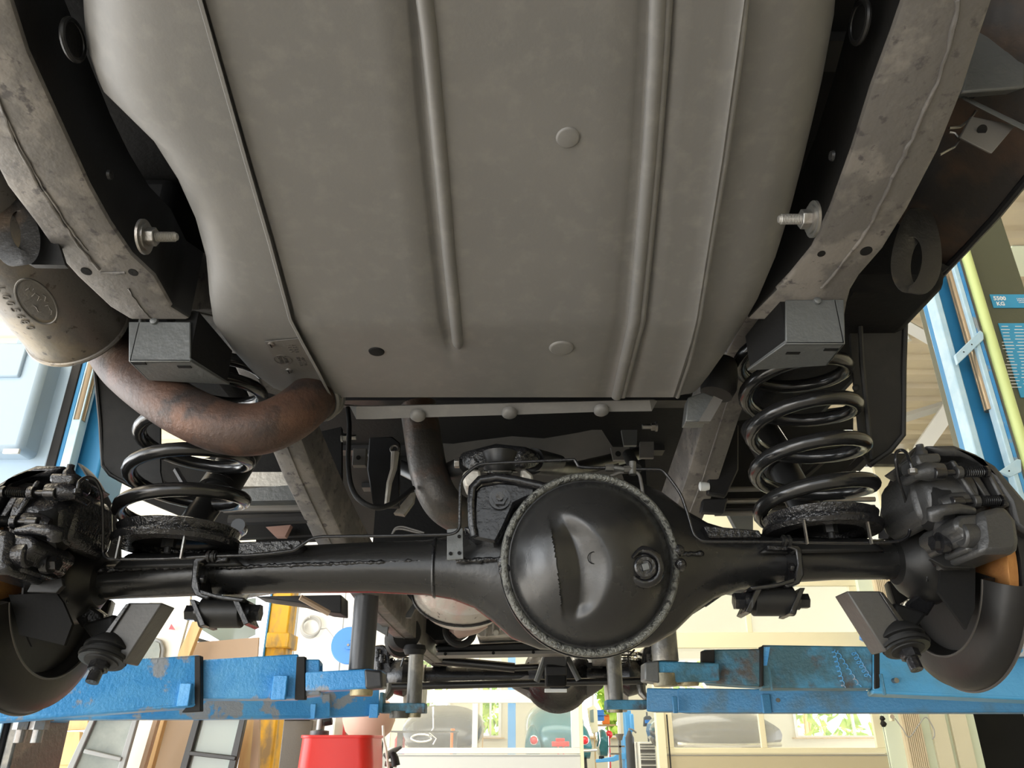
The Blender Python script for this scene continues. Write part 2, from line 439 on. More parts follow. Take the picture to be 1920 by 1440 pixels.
# steel guard plate under the tank with its pressed beads
def tp(u, v, dz=0.):
    a, b = ray(v); r = b/a
    Y = (TA-dz)/(r - TB)
    if Y > YB-0.0:
        k = (ZF-ZB)/(YF-YB); Y = (ZB-CAMH-k*YB-dz)/(r-k)
    return P(u, v, Y)
gl = ((-40,360),(0,370),(150,413),(300,456),(450,500),(600,541),(640,562),(700,595),(745,618))
rows = []
def lerptab(tab, v): return interp(tab, v)[0]
gr = ((-40,1408),(0,1402),(300,1360),(600,1312),(640,1302),(700,1283),(745,1268))
G1 = ((-40,772),(60,781),(200,792),(340,806),(480,820),(600,834),(650,846))
G2 = ((-40,1213),(100,1208),(300,1196),(480,1180),(600,1168),(685,1148),(745,1132))
G3 = ((-40,1258),(100,1252),(300,1236),(480,1220),(600,1208),(685,1188),(745,1173))
for v in (-40, 0, 75, 150, 225, 300, 375, 450, 525, 575, 596, 606, 628, 640, 660, 700, 745):
    l, r = lerptab(gl, v), lerptab(gr, v)
    q = [tp(l, v, 0), tp(l+2, v, .004), tp(l+4, v, -.003), tp(l+11, v, -.003), tp(l+15, v, .004)]
    g1, g2, g3 = lerptab(G1, v), lerptab(G2, v), lerptab(G3, v)
    dp = .0065 if v <= 628 else (.003 if v < 650 else 0)
    us = [(lerp(l+15, g1-16, j/6), 0) for j in range(1, 6)]
    us += [(g1-16, 0), (g1-10, .35), (g1-4, .9), (g1+3, 1), (g1+8, .6), (g1+13, .1), (g1+18, 0)]
    us += [(lerp(g1+18, g2-26, j/6), 0) for j in range(1, 6)]
    q += [tp(u, v, .004 - dp*k) for u, k in us]
    q += [tp(u, v, .004 - .005*k) for u, k in ((g2-26, 0), (g2-14, .4), (g2, 1), (g2+8, .7), (g2+14, 0))]
    q += [tp(u, v, .004 - .004*k) for u, k in ((g3-3, 0), (g3+1, 1), (g3+6, .8), (g3+14, 0))]
    q += [tp(lerp(g3+14, r-14, j/4), v, .004) for j in range(1, 4)]
    q += [tp(r-14, v, .004), tp(r-6, v, .0065), tp(r-2, v, .004), tp(r, v, 0)]
    rows.append(q)
plate = part('tank_guard', MB().shell(rows, (0, 0, .004)), M['tank'], smooth=50)
def bead(pts, r, name, m=M['tank'], flat=.6, dz=.002, taper=True, par=None):
    path = [tp(u, v, dz) for u, v in pts]
    # resample
    q = []
    for a, b in zip(path, path[1:]):
        for i in range(8): q.append(a.lerp(b, i/8))
    q.append(path[-1]); n = len(q)
    rs = [r]*n
    if taper: rs[-1] = r*.35; rs[-2] = r*.8
    return part(name, MB().tube(q, rs, 12), m, parent=par or plate, smooth=60)
bead([(792,-40),(805,60),(818,200),(831,340),(843,480),(855,600),(860,652)], .0085, 'pressed_bead', dz=.001)
bead([(1236,-40),(1231,100),(1218,300),(1202,480),(1190,600),(1170,685),(1156,742)], .0085, 'pressed_bead', dz=.002, taper=False)
bead([(1254,-40),(1246,100),(1232,300),(1216,480),(1204,600),(1182,685),(1168,742)], .0050, 'pressed_bead', dz=.003, taper=False)
bead([(1402,-40),(1388,100),(1360,300),(1330,480),(1311,600),(1292,680),(1270,744)], .0035, 'pressed_bead', dz=.002, taper=False)
# left lip hanging below the plate edge
lip = []
for v in (-40, 0, 75, 150, 225, 300, 375, 450, 525, 575, 600, 640, 700, 742, 762):
    l = lerptab(gl + ((770, 634),), v)
    lip.append([tp(l, v, 0), tp(l+1, v, .010)])
part('plate_lip', MB().shell(lip, (.0035, 0, 0)), M['tank'], parent=plate)
# plugs and holes
def disc(u, v, rr, name, m, h=.003, dz=.004, rings=True):
    c = tp(u, v, dz)
    n = Vector((0, TB, -1)).normalized() if v < 600 else Vector((0, -.07, -1)).normalized()
    mb = MB().lathe(c - n*.002, n, [(0, rr), (.002, rr), (h+.001, rr*.93), (h+.0015, rr*.8), (h+.0012, 0)], 28)
    return part(name, mb, m, parent=plate, smooth=50)
disc(1065, 258, .0125, 'round_plug', M['tank'], .0025)
disc(1053, 652, .0175, 'round_plug', M['tank'], .003)
disc(706, 659, .0112, 'drain_hole', M['matte'], .0024)
# front flange with domed bolts and rounded ears
k = []
fl = [(655, 760), (668, 786), (700, 786), (780, 783), (955, 778), (1128, 772), (1222, 771), (1232, 752)]
top = [(640, 760), (668, 762), (700, 762), (780, 760), (955, 756), (1128, 752), (1218, 750), (1226, 750)]
ff = [[P(u, v, 1.115) for u, v in top], [P(u, v, 1.127) for u, v in fl]]
flange = part('front_flange', MB().shell(ff, (0, .006, .004)), M['tank'])
for u, v in ((783, 778), (955, 773), (1128, 768)):
    c = P(u, v, 1.118)
    part('dome_bolt', MB().lathe(c+Vector((0,.004,0)), (0,-.35,-1), [(-.003,.0125),(.002,.012),(.005,.009),(.0065,.005),(.007,0)], 20), M['tank'], parent=flange, smooth=70)
# data plate on the front left of the tank
def tq(u, v, dz=-.0085): return tp(u, v, dz)
pl = [tq(497, 640), tq(560, 634), tq(592, 694), tq(530, 700)]
ctr = sum(pl, Vector())/4
ex = (pl[1]-pl[0]).normalized(); ed = (pl[3]-pl[0]).normalized()
nn = ex.cross(ed).normalized()
if nn.z > 0: nn = -nn
dplate = part('data_plate', MB().prism([p for p in pl], nn*.0012), M['tagmetal'], parent=tank)
Rp = Matrix((ed, nn.cross(ed), nn)).transposed()
for u, v in ((509, 644), (542, 693)):
    c = tq(u, v) + nn*.001
    part('plate_rivet', MB().lathe(c, nn, [(0,.0052),(.002,.005),(.003,.003),(.0032,0)], 16), M['zinc'], parent=tank)
    part('rivet_slot', MB().box(c+nn*.0034, (.0085,.0014,.0004), Rp), M['matte'], parent=tank)
c = tq(531, 673) + nn*.0012
part('oval_emblem', MB().ring(c, nn, .0125, .0007, 32, 6), M['dtext'], parent=tank)
e1 = Rp.copy()
text('emblem_lettering', 'LAND\nROVER', M['dtext'], tank, c+nn*.0006, e1, .0075)
text('stamped_lettering', '3 5 0 0\n1 0 0 1', M['dtext'], tank, tq(549, 652)+nn*.0015, e1, .0075)
text('stamped_lettering', '4011710\nESN 1173', M['dtext'], tank, tq(566, 676)+nn*.0015, e1, .0065)

# ---- chassis rails
def rail_pts(tab, Yf):
    out = []
    for v, l, r in tab:
        Y = Yf(v); out.append((P(l, v, Y), P(r, v, Y)))
    return out
def railY(v):
    a, b = ray(v); return .75/(b/a + .24)
def densify(tab, n=4):
    out = []
    for a, b in zip(tab, tab[1:]):
        for i in range(n): out.append(tuple(lerp(x, y, i/n) for x, y in zip(a, b)))
    return out + [tab[-1]]
def boxrail(pairs, h, rnd=.006):
    secs = []
    for L, R in pairs:
        d = (R-L).normalized()
        secs.append([L+Vector((0,0,rnd)), L+d*rnd*.3+Vector((0,0,rnd*.3)), L+d*rnd, R-d*rnd, R-d*rnd*.3+Vector((0,0,rnd*.3)), R+Vector((0,0,rnd)), R+Vector((0,0,h)), L+Vector((0,0,h))])
    return MB().loft(secs, True, True)
tabL = [(-40,-200,0),(0,-166,20),(100,-112,52),(233,-48,113),(350,12,167),(420,66,206),(480,108,247),(520,144,290),(577,205,322),(598,240,356)]
tabR = [(-40,1700,1878),(0,1693,1863),(67,1670,1840),(167,1633,1808),(283,1597,1761),(393,1557,1703),(467,1523,1657),(517,1482,1613),(545,1455,1596),(575,1425,1588),(598,1402,1584)]
pL = rail_pts(densify(tabL), railY); pR = rail_pts(densify(tabR), railY)
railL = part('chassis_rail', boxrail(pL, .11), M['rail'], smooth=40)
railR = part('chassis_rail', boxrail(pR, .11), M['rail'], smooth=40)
# rails carry on over the axle and forward
def cx(Y): return -.047 + .0252*(Y-.477)
def fwd(sx, w=.068):
    st = []
    for Y, z, X in ((.93, .545, .462), (1.0, .59, .455), (1.1, .635, .45), (1.22, .62, .44), (1.35, .56, .425), (1.5, .485, .41), (1.66, .405, .385), (1.85, .355, .37), (2.1, .325, .365), (2.5, .31, .36), (3.1, .305, .36), (3.9, .31, .36)):
        c0 = Vector((cx(Y)+sx*X, Y, CAMH+z)); st.append((c0-Vector((w/2,0,0)), c0+Vector((w/2,0,0))))
    return st
fL, fR = fwd(-1), fwd(1)
def webs(o):  # blackens all but the downward faces, painting in the shade beside the tank
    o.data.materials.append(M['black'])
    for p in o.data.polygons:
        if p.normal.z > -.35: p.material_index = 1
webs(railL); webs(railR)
part('front_chassis_rail', boxrail(fL, .10), M['rail'], smooth=40)
part('front_chassis_rail', boxrail(fR, .10), M['rail'], smooth=40)
frails = [o for o in car.children if o.name.startswith('front_chassis_rail')]
# weld seam along rail bottoms
def seam(pts, Yf, r=.0022, name='weld_seam', m=M['rail'], par=None, jit=.0012):
    q = []
    pr = [P(u, v, Yf(v)) for u, v in pts]
    for a, b in zip(pr, pr[1:]):
        for i in range(5): q.append(a.lerp(b, i/5) + Vector((random.uniform(-jit, jit), 0, -.0004)))
    q.append(pr[-1])
    return part(name, MB().tube(q, [r*random.uniform(.7, 1.3) for _ in q], 6), m, parent=par, smooth=60)
seam([(-60,60),(0,190),(28,262),(75,350),(110,405),(150,462),(186,505)], railY, par=railL)
seam([(8,210),(45,290),(90,365),(126,420),(165,470)], railY, .0014, par=railL)
seam([(190,511),(235,511)], railY, .002, par=railL)
seam([(240,540),(262,575),(285,598)], railY, .0016, par=railL)
seam([(1797,0),(1780,90),(1750,170),(1715,250),(1690,300),(1665,350),(1640,405),(1620,440),(1596,470),(1560,520),(1540,540)], railY, par=railR)
for u, v, par, rr in ((162,509,railL,.0068), (250,511,railL,.0062), (1624,471,railR,.0075), (1540,476,railR,.005)):
    c = P(u, v, railY(v))
    part('oval_hole', MB().lathe(c+Vector((0,0,.001)), (0,-.2,-1), [(0,rr),(.0014,rr),(.0016,rr*.8),(.0010,0)], 20), M['matte'], parent=par)
# cross rail stubs under the arch: short holes/bolt pads are shown as bolts
def bolt(u, v, Y, s, par, name='rail_bolt'):
    c = P(u, v, Y); ax = Vector((s, 0, 0))
    b = part(name, MB().lathe(c, ax, [(0,.021),(.003,.021),(.003,.0165),(.006,.0165)], 24), M['zinc'], parent=par, smooth=30)
    part('hex_nut', MB().hexn(c+ax*.005, c+ax*.016, .0115), M['zinc'], parent=par, bevel=.001, label='zinc hex nut')
    m = MB(); prof = []
    for i in range(13):
        prof += [(.016+i*.0018, .0062), (.0169+i*.0018, .0052)]
    m.lathe(c, ax, prof+[(.041,.004)], 14)
    part('threaded_stud', m, M['thread'], parent=par, smooth=0)
bolt(268, 444, .752, 1, railL); bolt(1527, 411, .712, -1, railR)
# large oval cut-outs in rail webs
for u, v, Y, s, par in ((137, 75, .555, 1, railL), (1612, 42, .545, -1, railR)):
    c = P(u, v, Y)
    mb = MB().ring(c, (1,0,0), .019, .003, 28, 8)
    part('web_hole_rim', mb, M['black'], parent=par)
    part('web_hole', MB().lathe(c, (s,0,0), [(0,.017),(.001,.017)], 24), M['matte'], parent=par)
for u, v, Y, par in ((204, 328, .69, railL), (1562, 292, .645, railR)):
    part('web_rivet', MB().lathe(P(u,v,Y), (1 if u < 900 else -1,0,0), [(0,.006),(.003,.005),(.004,0)], 12), M['black'], parent=par)

# ---- body floor, cross members, hidden deep underside (dark)
part('load_floor', MB().b2((-.80, -.2, CAMH+.83), (.74, 3.4, CAMH+.85)), M['matte'])
for i in range(9):
    part('floor_rib', MB().box((-.03, .35+i*.38, CAMH+.822), (1.0, .05, .018)), M['dark'])
part('wheel_house', MB().b2((-.70, .98, CAMH+.62), (-.54, 1.5, CAMH+.83)), M['matte'], bevel=.02)
part('wheel_house', MB().b2((.50, .98, CAMH+.62), (.66, 1.5, CAMH+.83)), M['matte'], bevel=.02)
# dull panel seen behind differential
q = [P(u, v, 1.9) for u, v in ((800,830),(850,832),(900,825),(960,818),(1020,822),(1080,812),(1110,806),(1128,806),(1150,840),(1170,900),(1150,960),(850,950))]
part('floor_crossmember', MB().prism(q, (0, .05, 0)), M['under'])
part('bulkhead', MB().b2((-.42, 2.3, CAMH+.42), (.42, 2.33, CAMH+.85)), M['matte'])

# ---- rear spring brackets under the rails
def bracket(name, back, fwdp, s):
    # back: 4 image points of the plate facing rearward (TL,TR,BR,BL) at Y0 ; bottom runs forward
    Y0, Y1 = fwdp
    A = [P(u, v, Y0) for u, v in back]
    mb = MB().prism(A, (0, .004, 0))
    bl, br = A[3], A[2]
    d = Y1-Y0
    inn = br if s > 0 else bl
    out = bl if s > 0 else br
    i2 = inn + Vector((s*.028, d, 0)); o2 = out + Vector((0, d*.8, 0))
    mb.prism([inn, out, o2, i2], (0, 0, .004))
    mb.prism([inn, i2, i2+Vector((0,0,.004)), inn+Vector((0,0,.006))], (-s*.003, 0, 0))
    mb.prism([out, o2, o2+Vector((0,0,.07)), out+Vector((0,0,.07))], (s*.004, 0, 0))
    b = part(name, mb, M['bracket'], bevel=.003)
    e = inn+Vector((-s*.004,.004,.004)); f_ = i2+Vector((-s*.004,-.002,.004))
    part('bracket_cavity_shade', MB().prism([e, f_, f_+Vector((0,0,.05)), e+Vector((0,0,.076))], (-s*.03, 0, 0)), M['matte'], parent=b)  # solid black block standing in for the shade inside the open bracket
    return b, A
brL, AL = bracket('bump_stop_bracket', ((241,603),(357,603),(357,678),(241,678)), (.925, 1.0), 1)
brR, AR = bracket('bump_stop_bracket', ((1473,562),(1583,561),(1585,645),(1473,645)), (.885, .965), -1)
for c0, b in ((P(288,601,.922), brL), (P(1533,563,.882), brR)):
    part('weld_blob', MB().lathe(c0, (0,-1,0), [(-.003,.0055),(.001,.005),(.002,.003),(.0022,0)], 14), M['bracket'], parent=b)
for a, Y, b in (((262,678),.93,brL), ((348,678),.94,brL), ((1484,646),.91,brR), ((1556,646),.90,brR)):
    c = P(*a, Y); c.z = (AL if b is brL else AR)[2].z - .0005
    part('slot', MB().box(c, (.018,.006,.0012)), M['matte'], parent=b)
part('slot', MB().box(P(379,634,.96), (.004,.014,.008)), M['greypanel'], parent=brL)
part('slot', MB().box(P(1457,607,.92), (.002,.014,.008)), M['greypanel'], parent=brR)

# ---- towing eyes
def eye(c0, R1, r1, pts, m=M['greypost'], th=.014):
    n = 28; ax = Vector((1,0,0)).cross(Vector((0,1,0)))
    return
def tow_eye(uv, Y, s):
    outer, inner = uv
    A = [P(u, v, Y) for u, v in outer]; B = [P(u, v, Y) for u, v in inner]
    n = len(A); vs = []; fs = []
    t = Vector((s*.018, .004, 0))
    vs = A + B + [p+t for p in A] + [p+t for p in B]
    for i in range(n):
        j = (i+1) % n
        fs += [(i, j, n+j, n+i), (2*n+i, 3*n+i, 3*n+j, 2*n+j), (i, 2*n+i, 2*n+j, j), (n+i, n+j, 3*n+j, 3*n+i)]
    return part('towing_eye', MB().add(vs, fs), M['eye'], bevel=.0025, smooth=50)
def ell(cx_, cy_, rx, ry, rot, n=28):
    return [(cx_+rx*math.cos(2*PI*i/n)*math.cos(rot)-ry*math.sin(2*PI*i/n)*math.sin(rot), cy_+rx*math.cos(2*PI*i/n)*math.sin(rot)+ry*math.sin(2*PI*i/n)*math.cos(rot)) for i in range(n)]
def egg(c, rx, ry, rot, dx, dy, n=28):
    out = []
    for u, v in ell(*c, rx, ry, rot, n):
        k = max(0, (c[1]-v)/ry); out.append((u + dx*k*k, v + dy*k*k))
    return out
tow_eye((egg((1706,490), 36, 60, .12, 2, -42), ell(1706,490,22,46,.12)), .80, 1)
tow_eye((egg((40,438), 34, 60, -.25, -10, -20), ell(41,432,21,38,-.2)), .775, -1)
lug = [P(u, v, .79) for u, v in ((30,352),(62,368),(82,400),(104,440),(122,497),(60,496),(30,480),(58,482),(70,455),(68,410),(50,385))]
part('eye_gusset', MB().prism(lug, (0, .008, 0)), M['rubber'])
# ---- wings / inner fenders
def fender(outline, Y, d, name, m):
    A = [P(u, v, Y) for u, v in outline]
    return part(name, MB().prism(A, d), m, bevel=.003)
# right: upper skin sweeping up and back, then the arch panel
rr = []
for (a, Ya), (b, Yb) in ((((1600,420),.98),((1780,500),.98)), (((1590,540),1.06),((1712,560),1.06)), (((1592,600),1.12),((1690,600),1.12)), (((1598,680),1.15),((1694,690),1.15)),
                         (((1606,760),1.17),((1693,760),1.17)), (((1614,840),1.19),((1690,815),1.19)), (((1630,872),1.20),((1668,846),1.20))):
    A, B = P(*a, Ya), P(*b, Yb); rr.append([A.lerp(B, i/6) for i in range(7)])
inR = part('inner_fender', MB().shell(rr, (0, .006, 0)), M['fender'], smooth=40)
e = [P(*p, y) for p, y in (((1800,470),.97),((1755,530),1.03),((1712,562),1.06),((1697,600),1.12),((1694,690),1.15),((1693,815),1.19),((1668,846),1.20),((1630,872),1.2))]
part('fender_edge', MB().tube(e, .005, 8), M['fender'], parent=inR)
for u, v, Y in ((1598,603,1.115),(1605,727,1.15),(1620,850,1.185)):
    part('fender_plug', MB().lathe(P(u,v,Y-.004), (0,-1,-.2), [(-.002,.0055),(.002,.0055),(.003,.004),(.003,0)], 18), M['rubber'], parent=inR)
for pa in ([(1592,545),(1598,680),(1606,760),(1616,860)],):
    part('flange_strip', MB().tube([P(u+18, v, 1.09+.1*i/3) for i, (u, v) in enumerate(pa)], .004, 6), M['fender'], parent=inR)
# quarter panel skin above, rusty
qp = []
for a, b, Ya in (((1830,0),(2100,-40),.55), ((1790,110),(2040,120),.60), ((1760,210),(1990,250),.68), ((1735,300),(1925,335),.76), ((1705,380),(1868,405),.84), ((1670,440),(1812,465),.92), ((1600,520),(1745,535),1.03)):
    A, B = P(*a, Ya+.09), P(*b, Ya+.03); qp.append([A.lerp(B, i/5) for i in range(6)])
part('rear_quarter_panel', MB().shell(qp, (0, 0, .006)), M['fender_rust'], smooth=50)
e = [P(*p, y) for p, y in (((2040,120),.63),((1990,250),.71),((1925,335),.79),((1868,405),.87),((1812,465),.95),((1745,535),1.04))]
part('quarter_panel_edge', MB().tube(e, .006, 8), M['dark'])
# body cross brace & arch at the upper right
pb = [P(u, v, .66) for u, v in ((1830,35),(1925,-10),(1925,165),(1800,175))]
part('outrigger', MB().prism(pb, (0, .03, .02)), M['bracket'], bevel=.004)
arc = [P(u, v, .70) for u, v in ((1815,180),(1835,160),(1862,146),(1895,138),(1940,136))]
part('arch_lip', MB().tube(arc, .007, 8), M['dark'])
part('brace_strip', MB().prism([P(1805,181,.68), P(1940,246,.68), P(1940,256,.68), P(1805,187,.68)], (0,.004,.01)), M['bracket'], bevel=.001)
pb = [P(u, v, .69) for u, v in ((1822,218),(1905,235),(1860,288),(1800,258))]
tb = part('tab_bracket', MB().prism(pb, (0, .004, .003)), M['under'], bevel=.001, label='small square bracket with a round hole')
part('tab_hole', MB().lathe(P(1841,243,.688), (0,-1,-1), [(0,.0058),(.001,.0058)], 18), M['matte'], parent=tb)
for pts in (((1780,240),(1800,238),(1818,225),(1830,208)), ((1780,248),(1790,250),(1800,262),(1790,275),(1762,290))):
    part('thin_wire', MB().tube([P(u, v, .70) for u, v in pts], .0016, 6), M['zinc'])
# left inner fender
rr = []
for (a, Ya), (b, Yb) in ((((178,682),1.12),((300,690),1.16)), (((183,730),1.14),((300,740),1.17)), (((188,790),1.16),((300,800),1.18)), (((192,850),1.18),((300,860),1.2)), (((197,878),1.19),((300,885),1.2)), (((240,908),1.2),((310,930),1.2))):
    A, B = P(*a, Ya), P(*b, Yb); rr.append([A.lerp(B, i/6) for i in range(7)])
inL = part('inner_fender', MB().shell(rr, (0, .006, 0)), M['fender'], smooth=40)
part('fender_edge', MB().tube([P(177,680,1.12), P(188,790,1.16), P(193,872,1.19), P(207,890,1.195), P(240,908,1.2), P(300,935,1.2)], .0035, 8), M['fender'], parent=inL)
# floor outrigger panels forward of the axle (silvery shelf and dark steps)
def slab(pts, Y, d, m, name, **k): return part(name, MB().prism([P(u, v, Y) for u, v in pts], d), m, **k)
slab([(380,860),(640,800),(640,1000),(440,1010),(250,930),(250,860)], 1.75, (0,.02,0), M['matte'], 'dark_inner_panel')
slab([(460,885),(555,885),(555,912),(430,912)], 1.70, (0,.03,0), M['castal'], 'sill_panel')
slab([(440,918),(600,905),(606,937),(430,940)], 1.66, (0,.05,0), M['bracket'], 'sill_rail')
part('sill_tube', MB().tube([P(420,955,1.62), P(610,953,1.62)], .008, 8), M['under'])
part('sill_tube', MB().tube([P(430,975,1.62), P(610,970,1.62)], .012, 8), M['dark'])
slab([(498,988),(545,984),(534,1006),(516,1006)], 1.72, (0,.02,0), M['rustpanel'], 'exposed_panel')
slab([(480,975),(620,965),(620,1012),(480,1015)], 1.78, (0,.02,0), M['matte'], 'step_bracket')
slab([(1300,800),(1600,760),(1600,960),(1300,960)], 1.78, (0,.02,0), M['matte'], 'dark_inner_panel')
for v, m in ((918,'under'),(940,'zinc'),(955,'dark'),(963,'under')):
    part('sill_tube', MB().tube([P(1340,v,1.68), P(1640,v-4,1.68)], .006, 8), M[m])
slab([(1365,962),(1412,960),(1412,995),(1380,990)], 1.9, (0,.02,0), M['bodygrey'], 'seam_panel')
part('body_brace', MB().tube([P(300,905,1.35), P(380,960,1.35)], .009, 6), M['dark'])
part('body_brace', MB().tube([P(330,880,1.4), P(400,1000,1.4)], .006, 6), M['dark'])
part('body_brace', MB().tube([P(1500,960,1.4), P(1600,880,1.4), P(1620,860,1.4)], .012, 6), M['dark'])
part('body_brace', MB().tube([P(1490,910,1.45), P(1560,850,1.45)], .006, 6), M['dark'])
# bump stops inside right rail
bs = part('bump_stop', MB().lathe(P(1352,705,1.15), (-.35,0,-1), [(-.03,.02),(0,.028),(.02,.03),(.036,.026)], 20), M['rubber'], bevel=0)
slab([(1290,745),(1318,735),(1350,748),(1325,790),(1285,790)], 1.12, (0,.03,0), M['bracket'], 'bump_stop_cup', bevel=.002)
slab([(1338,742),(1355,750),(1332,790),(1310,790)], 1.11, (0,.01,0), M['under'], 'bump_stop_plate')
slab([(500,735),(535,745),(510,790),(478,800),(470,760)], 1.2, (0,.03,0), M['bracket'], 'bump_stop_cup', bevel=.002)
# straps to the right of the right rail
slab([(1325,800),(1385,795),(1385,880),(1362,930),(1328,925)], 1.5, (0,.02,0), M['dark'], 'fuel_line_guard', bevel=.003)
slab([(1318,935),(1366,933),(1358,962),(1314,960)], 1.5, (0,.02,0), M['dark'], 'fuel_line_guard', bevel=.003)
part('white_clip', MB().lathe(P(1322,912,1.47), (-1,0,0), [(-.008,.007),(.0,.009),(.01,.009),(.012,.005)], 12), M['greypanel'])
for u, v, Y, s in ((640,820,1.44,1),(1232,800,1.44,-1)):
    c = P(u, v, Y); a = Vector((s,0,0))
    part('frame_bolt', MB().lathe(c, a, [(0,.010),(.004,.010)], 14).hexn(c+a*.004, c+a*.012, .008).cyl(c+a*.012, c+a*.03, .005, 10), M['zinc'], smooth=30)

# ---- coil springs
def coil(stations, rw, name='coil_spring'):
    # stations: (phase turns, u, v, Y, radius)
    q = []; n = 28
    t0, t1 = stations[0][0], stations[-1][0]
    k = int((t1-t0)*n)
    for i in range(k+1):
        t = t0 + (t1-t0)*i/k
        u, v, Y, R = interp(stations, t)
        c = P(u, v, Y)
        a = -2*PI*t
        q.append(c + Vector((math.cos(a)*R, math.sin(a)*R, 0)))
    return part(name, MB().tube(q, rw, 12), M['spring'], smooth=80)
coil([(0, 412, 700, 1.14, .070), (.8, 400, 722, 1.14, .078), (1.7, 378, 770, 1.14, .083), (2.7, 365, 838, 1.14, .084), (3.6, 352, 905, 1.14, .086), (4.4, 342, 962, 1.14, .088), (5.0, 338, 985, 1.14, .087)], .0105)
coil([(.1, 1472, 655, 1.14, .078), (1.05, 1488, 700, 1.14, .083), (2.0, 1503, 768, 1.14, .083), (3.0, 1515, 840, 1.14, .083), (3.9, 1525, 905, 1.14, .084), (4.6, 1532, 960, 1.14, .083), (5.0, 1538, 985, 1.14, .082)], .0115)
# ---- dampers
d1 = part('damper', MB().cyl(P(352,1000,1.2), P(418,905,1.27), .024, 20).cyl(P(405,925,1.26), P(478,812,1.36), .033, 20), M['black'], smooth=40)
part('damper_collar', MB().ring(P(412,912,1.265), (P(478,812,1.36)-P(352,1000,1.2)), .027, .003), M['gloss'], parent=d1)
part('damper', MB().cyl(P(1535,1000,1.25), P(1470,880,1.3), .026, 20).cyl(P(1470,880,1.3), P(1420,800,1.35), .033, 20), M['black'], smooth=40)

# ---- rear exhaust
mu1 = P(148, 615, 1.06); mdir = Vector((.03, 1, -.20)).normalized(); mu0 = mu1 - mdir*.62
muf = part('muffler', MB().tube([mu0, mu0+mdir*.05, mu1-mdir*.006, mu1], [.068, .0765, .0765, .073], 44), M['muffler'], smooth=40)
part('muffler_end_seam', MB().ring(mu1-mdir*.004, mdir, .076, .004, 48, 8), M['muffler'], parent=muf)
exh = [(165,590,1.16),(190,630,1.15),(215,668,1.12),(242,698,1.08),(290,735,1.035),(345,770,1.02),(400,795,1.015),(450,806,1.015),(500,801,1.02),(545,780,1.04),(580,752,1.08),(606,722,1.13),(622,690,1.19)]
ep = pipe('exhaust_pipe', exh, .0375, 'rustpipe', 28)
fl0 = P(588,746,1.09); fd = (P(612,722,1.15)-P(560,772,1.09)).normalized()
part('clamp_ring', MB().ring(fl0+fd*.018, fd, .039, .006, 40, 8), M['greypost'], parent=ep)
part('clamp_ring', MB().ring(fl0+fd*.004, fd, .039, .005, 40, 8), M['greypost'], parent=ep)
mid = [(784,760,1.36),(790,800,1.36),(796,840,1.36),(803,880,1.36),(814,915,1.36),(832,945,1.37),(860,965,1.40),(895,975,1.45)]
pipe('mid_pipe', mid, .035, 'midpipe', 24)
# embossed marks on the muffler: oval badge and number
def mufpt(u, v, lift):
    o = Vector((0,0,CAMH)); d = (P(u, v, 1.0)-o)
    # nearest point on ray to cylinder surface
    a = mdir; w0 = o-mu0
    dp = d - a*d.dot(a); wp = w0 - a*w0.dot(a); R = .0765+lift
    A = dp.dot(dp); B = 2*dp.dot(wp); Cc = wp.dot(wp)-R*R
    D = B*B-4*A*Cc
    t = (-B-math.sqrt(max(D, 0)))/(2*A)
    return o + d*t
ov = [mufpt(u, v, .0002) for u, v in ell(68, 565, 50, 29, .85, 36)]
part('oval_badge_rim', MB().tube(ov, .0016, 6, loop=True), M['muffmark'], parent=muf)
ovi = [mufpt(u, v, .0006) for u, v in ell(70, 563, 45, 25, .85, 28)]
cc = mufpt(70, 563, .0006)
part('oval_badge', MB().add([cc]+ovi, [(0, i+1, (i+1) % 28+1) for i in range(28)]), M['muffmark'], parent=muf, smooth=60)
for pts in (((48,545),(54,540),(58,548),(64,541)), ((60,556),(66,549),(74,556),(70,564),(78,560)), ((80,552),(86,556),(84,564),(91,566)), ((84,574),(90,572),(94,580),(98,582),(96,590)), ((62,572),(68,576),(72,584),(78,584))):
    part('badge_relief', MB().tube([mufpt(u, v, .0006) for u, v in pts], .0008, 6), M['muffler'], parent=muf)
for ch, u, v in zip('L005680', (2, 11, 19, 28, 38, 46, 56), (543, 558, 570, 582, 594, 604, 615)):
    c0 = mufpt(u, v, .0004); nr = (c0-mu0); nr = (nr - mdir*nr.dot(mdir)).normalized()
    text('embossed_character', ch, M['muffmark'], muf, c0, Matrix((mdir, nr.cross(mdir), nr)).transposed(), .017, .0006)
# ================================================================ rear axle
YA = 1.16
def axz(u):                                   # tube centre pixel row for a column (the axle hangs slightly tilted)
    return interp(((130,1090),(400,1078),(800,1064),(1110,1052),(1400,1050),(1740,1050)), u)[0]
secs = []
for u, rz, ry, dv in ((128,32,32,3),(160,34,34,2),(260,36,36,0),(500,42,42,-6),(700,46,44,-4),(800,50,46,0),(850,58,50,2),(890,76,56,0),(925,104,62,-2),(960,135,66,-3),(1010,152,70,0),(1110,160,72,0),(1205,152,70,0),(1250,130,66,0),(1290,96,60,0),(1330,70,54,0),(1380,54,48,0),(1440,45,43,-2),(1560,38,38,-2),(1740,36,36,-2),(1762,32,32,-2)):
    v = axz(u)+dv; c = P(u, v, YA+.02); k = S(v, YA)
    n = 36; s = []
    for i in range(n):
        a = 2*PI*i/n
        ca, sa = math.cos(a), math.sin(a)
        s.append(c + Vector((0, ca*ry*k, sa*rz*k*1.03)))
    secs.append(s)
axle = part('rear_axle', MB().loft(secs), M['gloss'], smooth=60)
axle.data.materials[0] = M['axlep'] if 'axlep' in M else M['black']
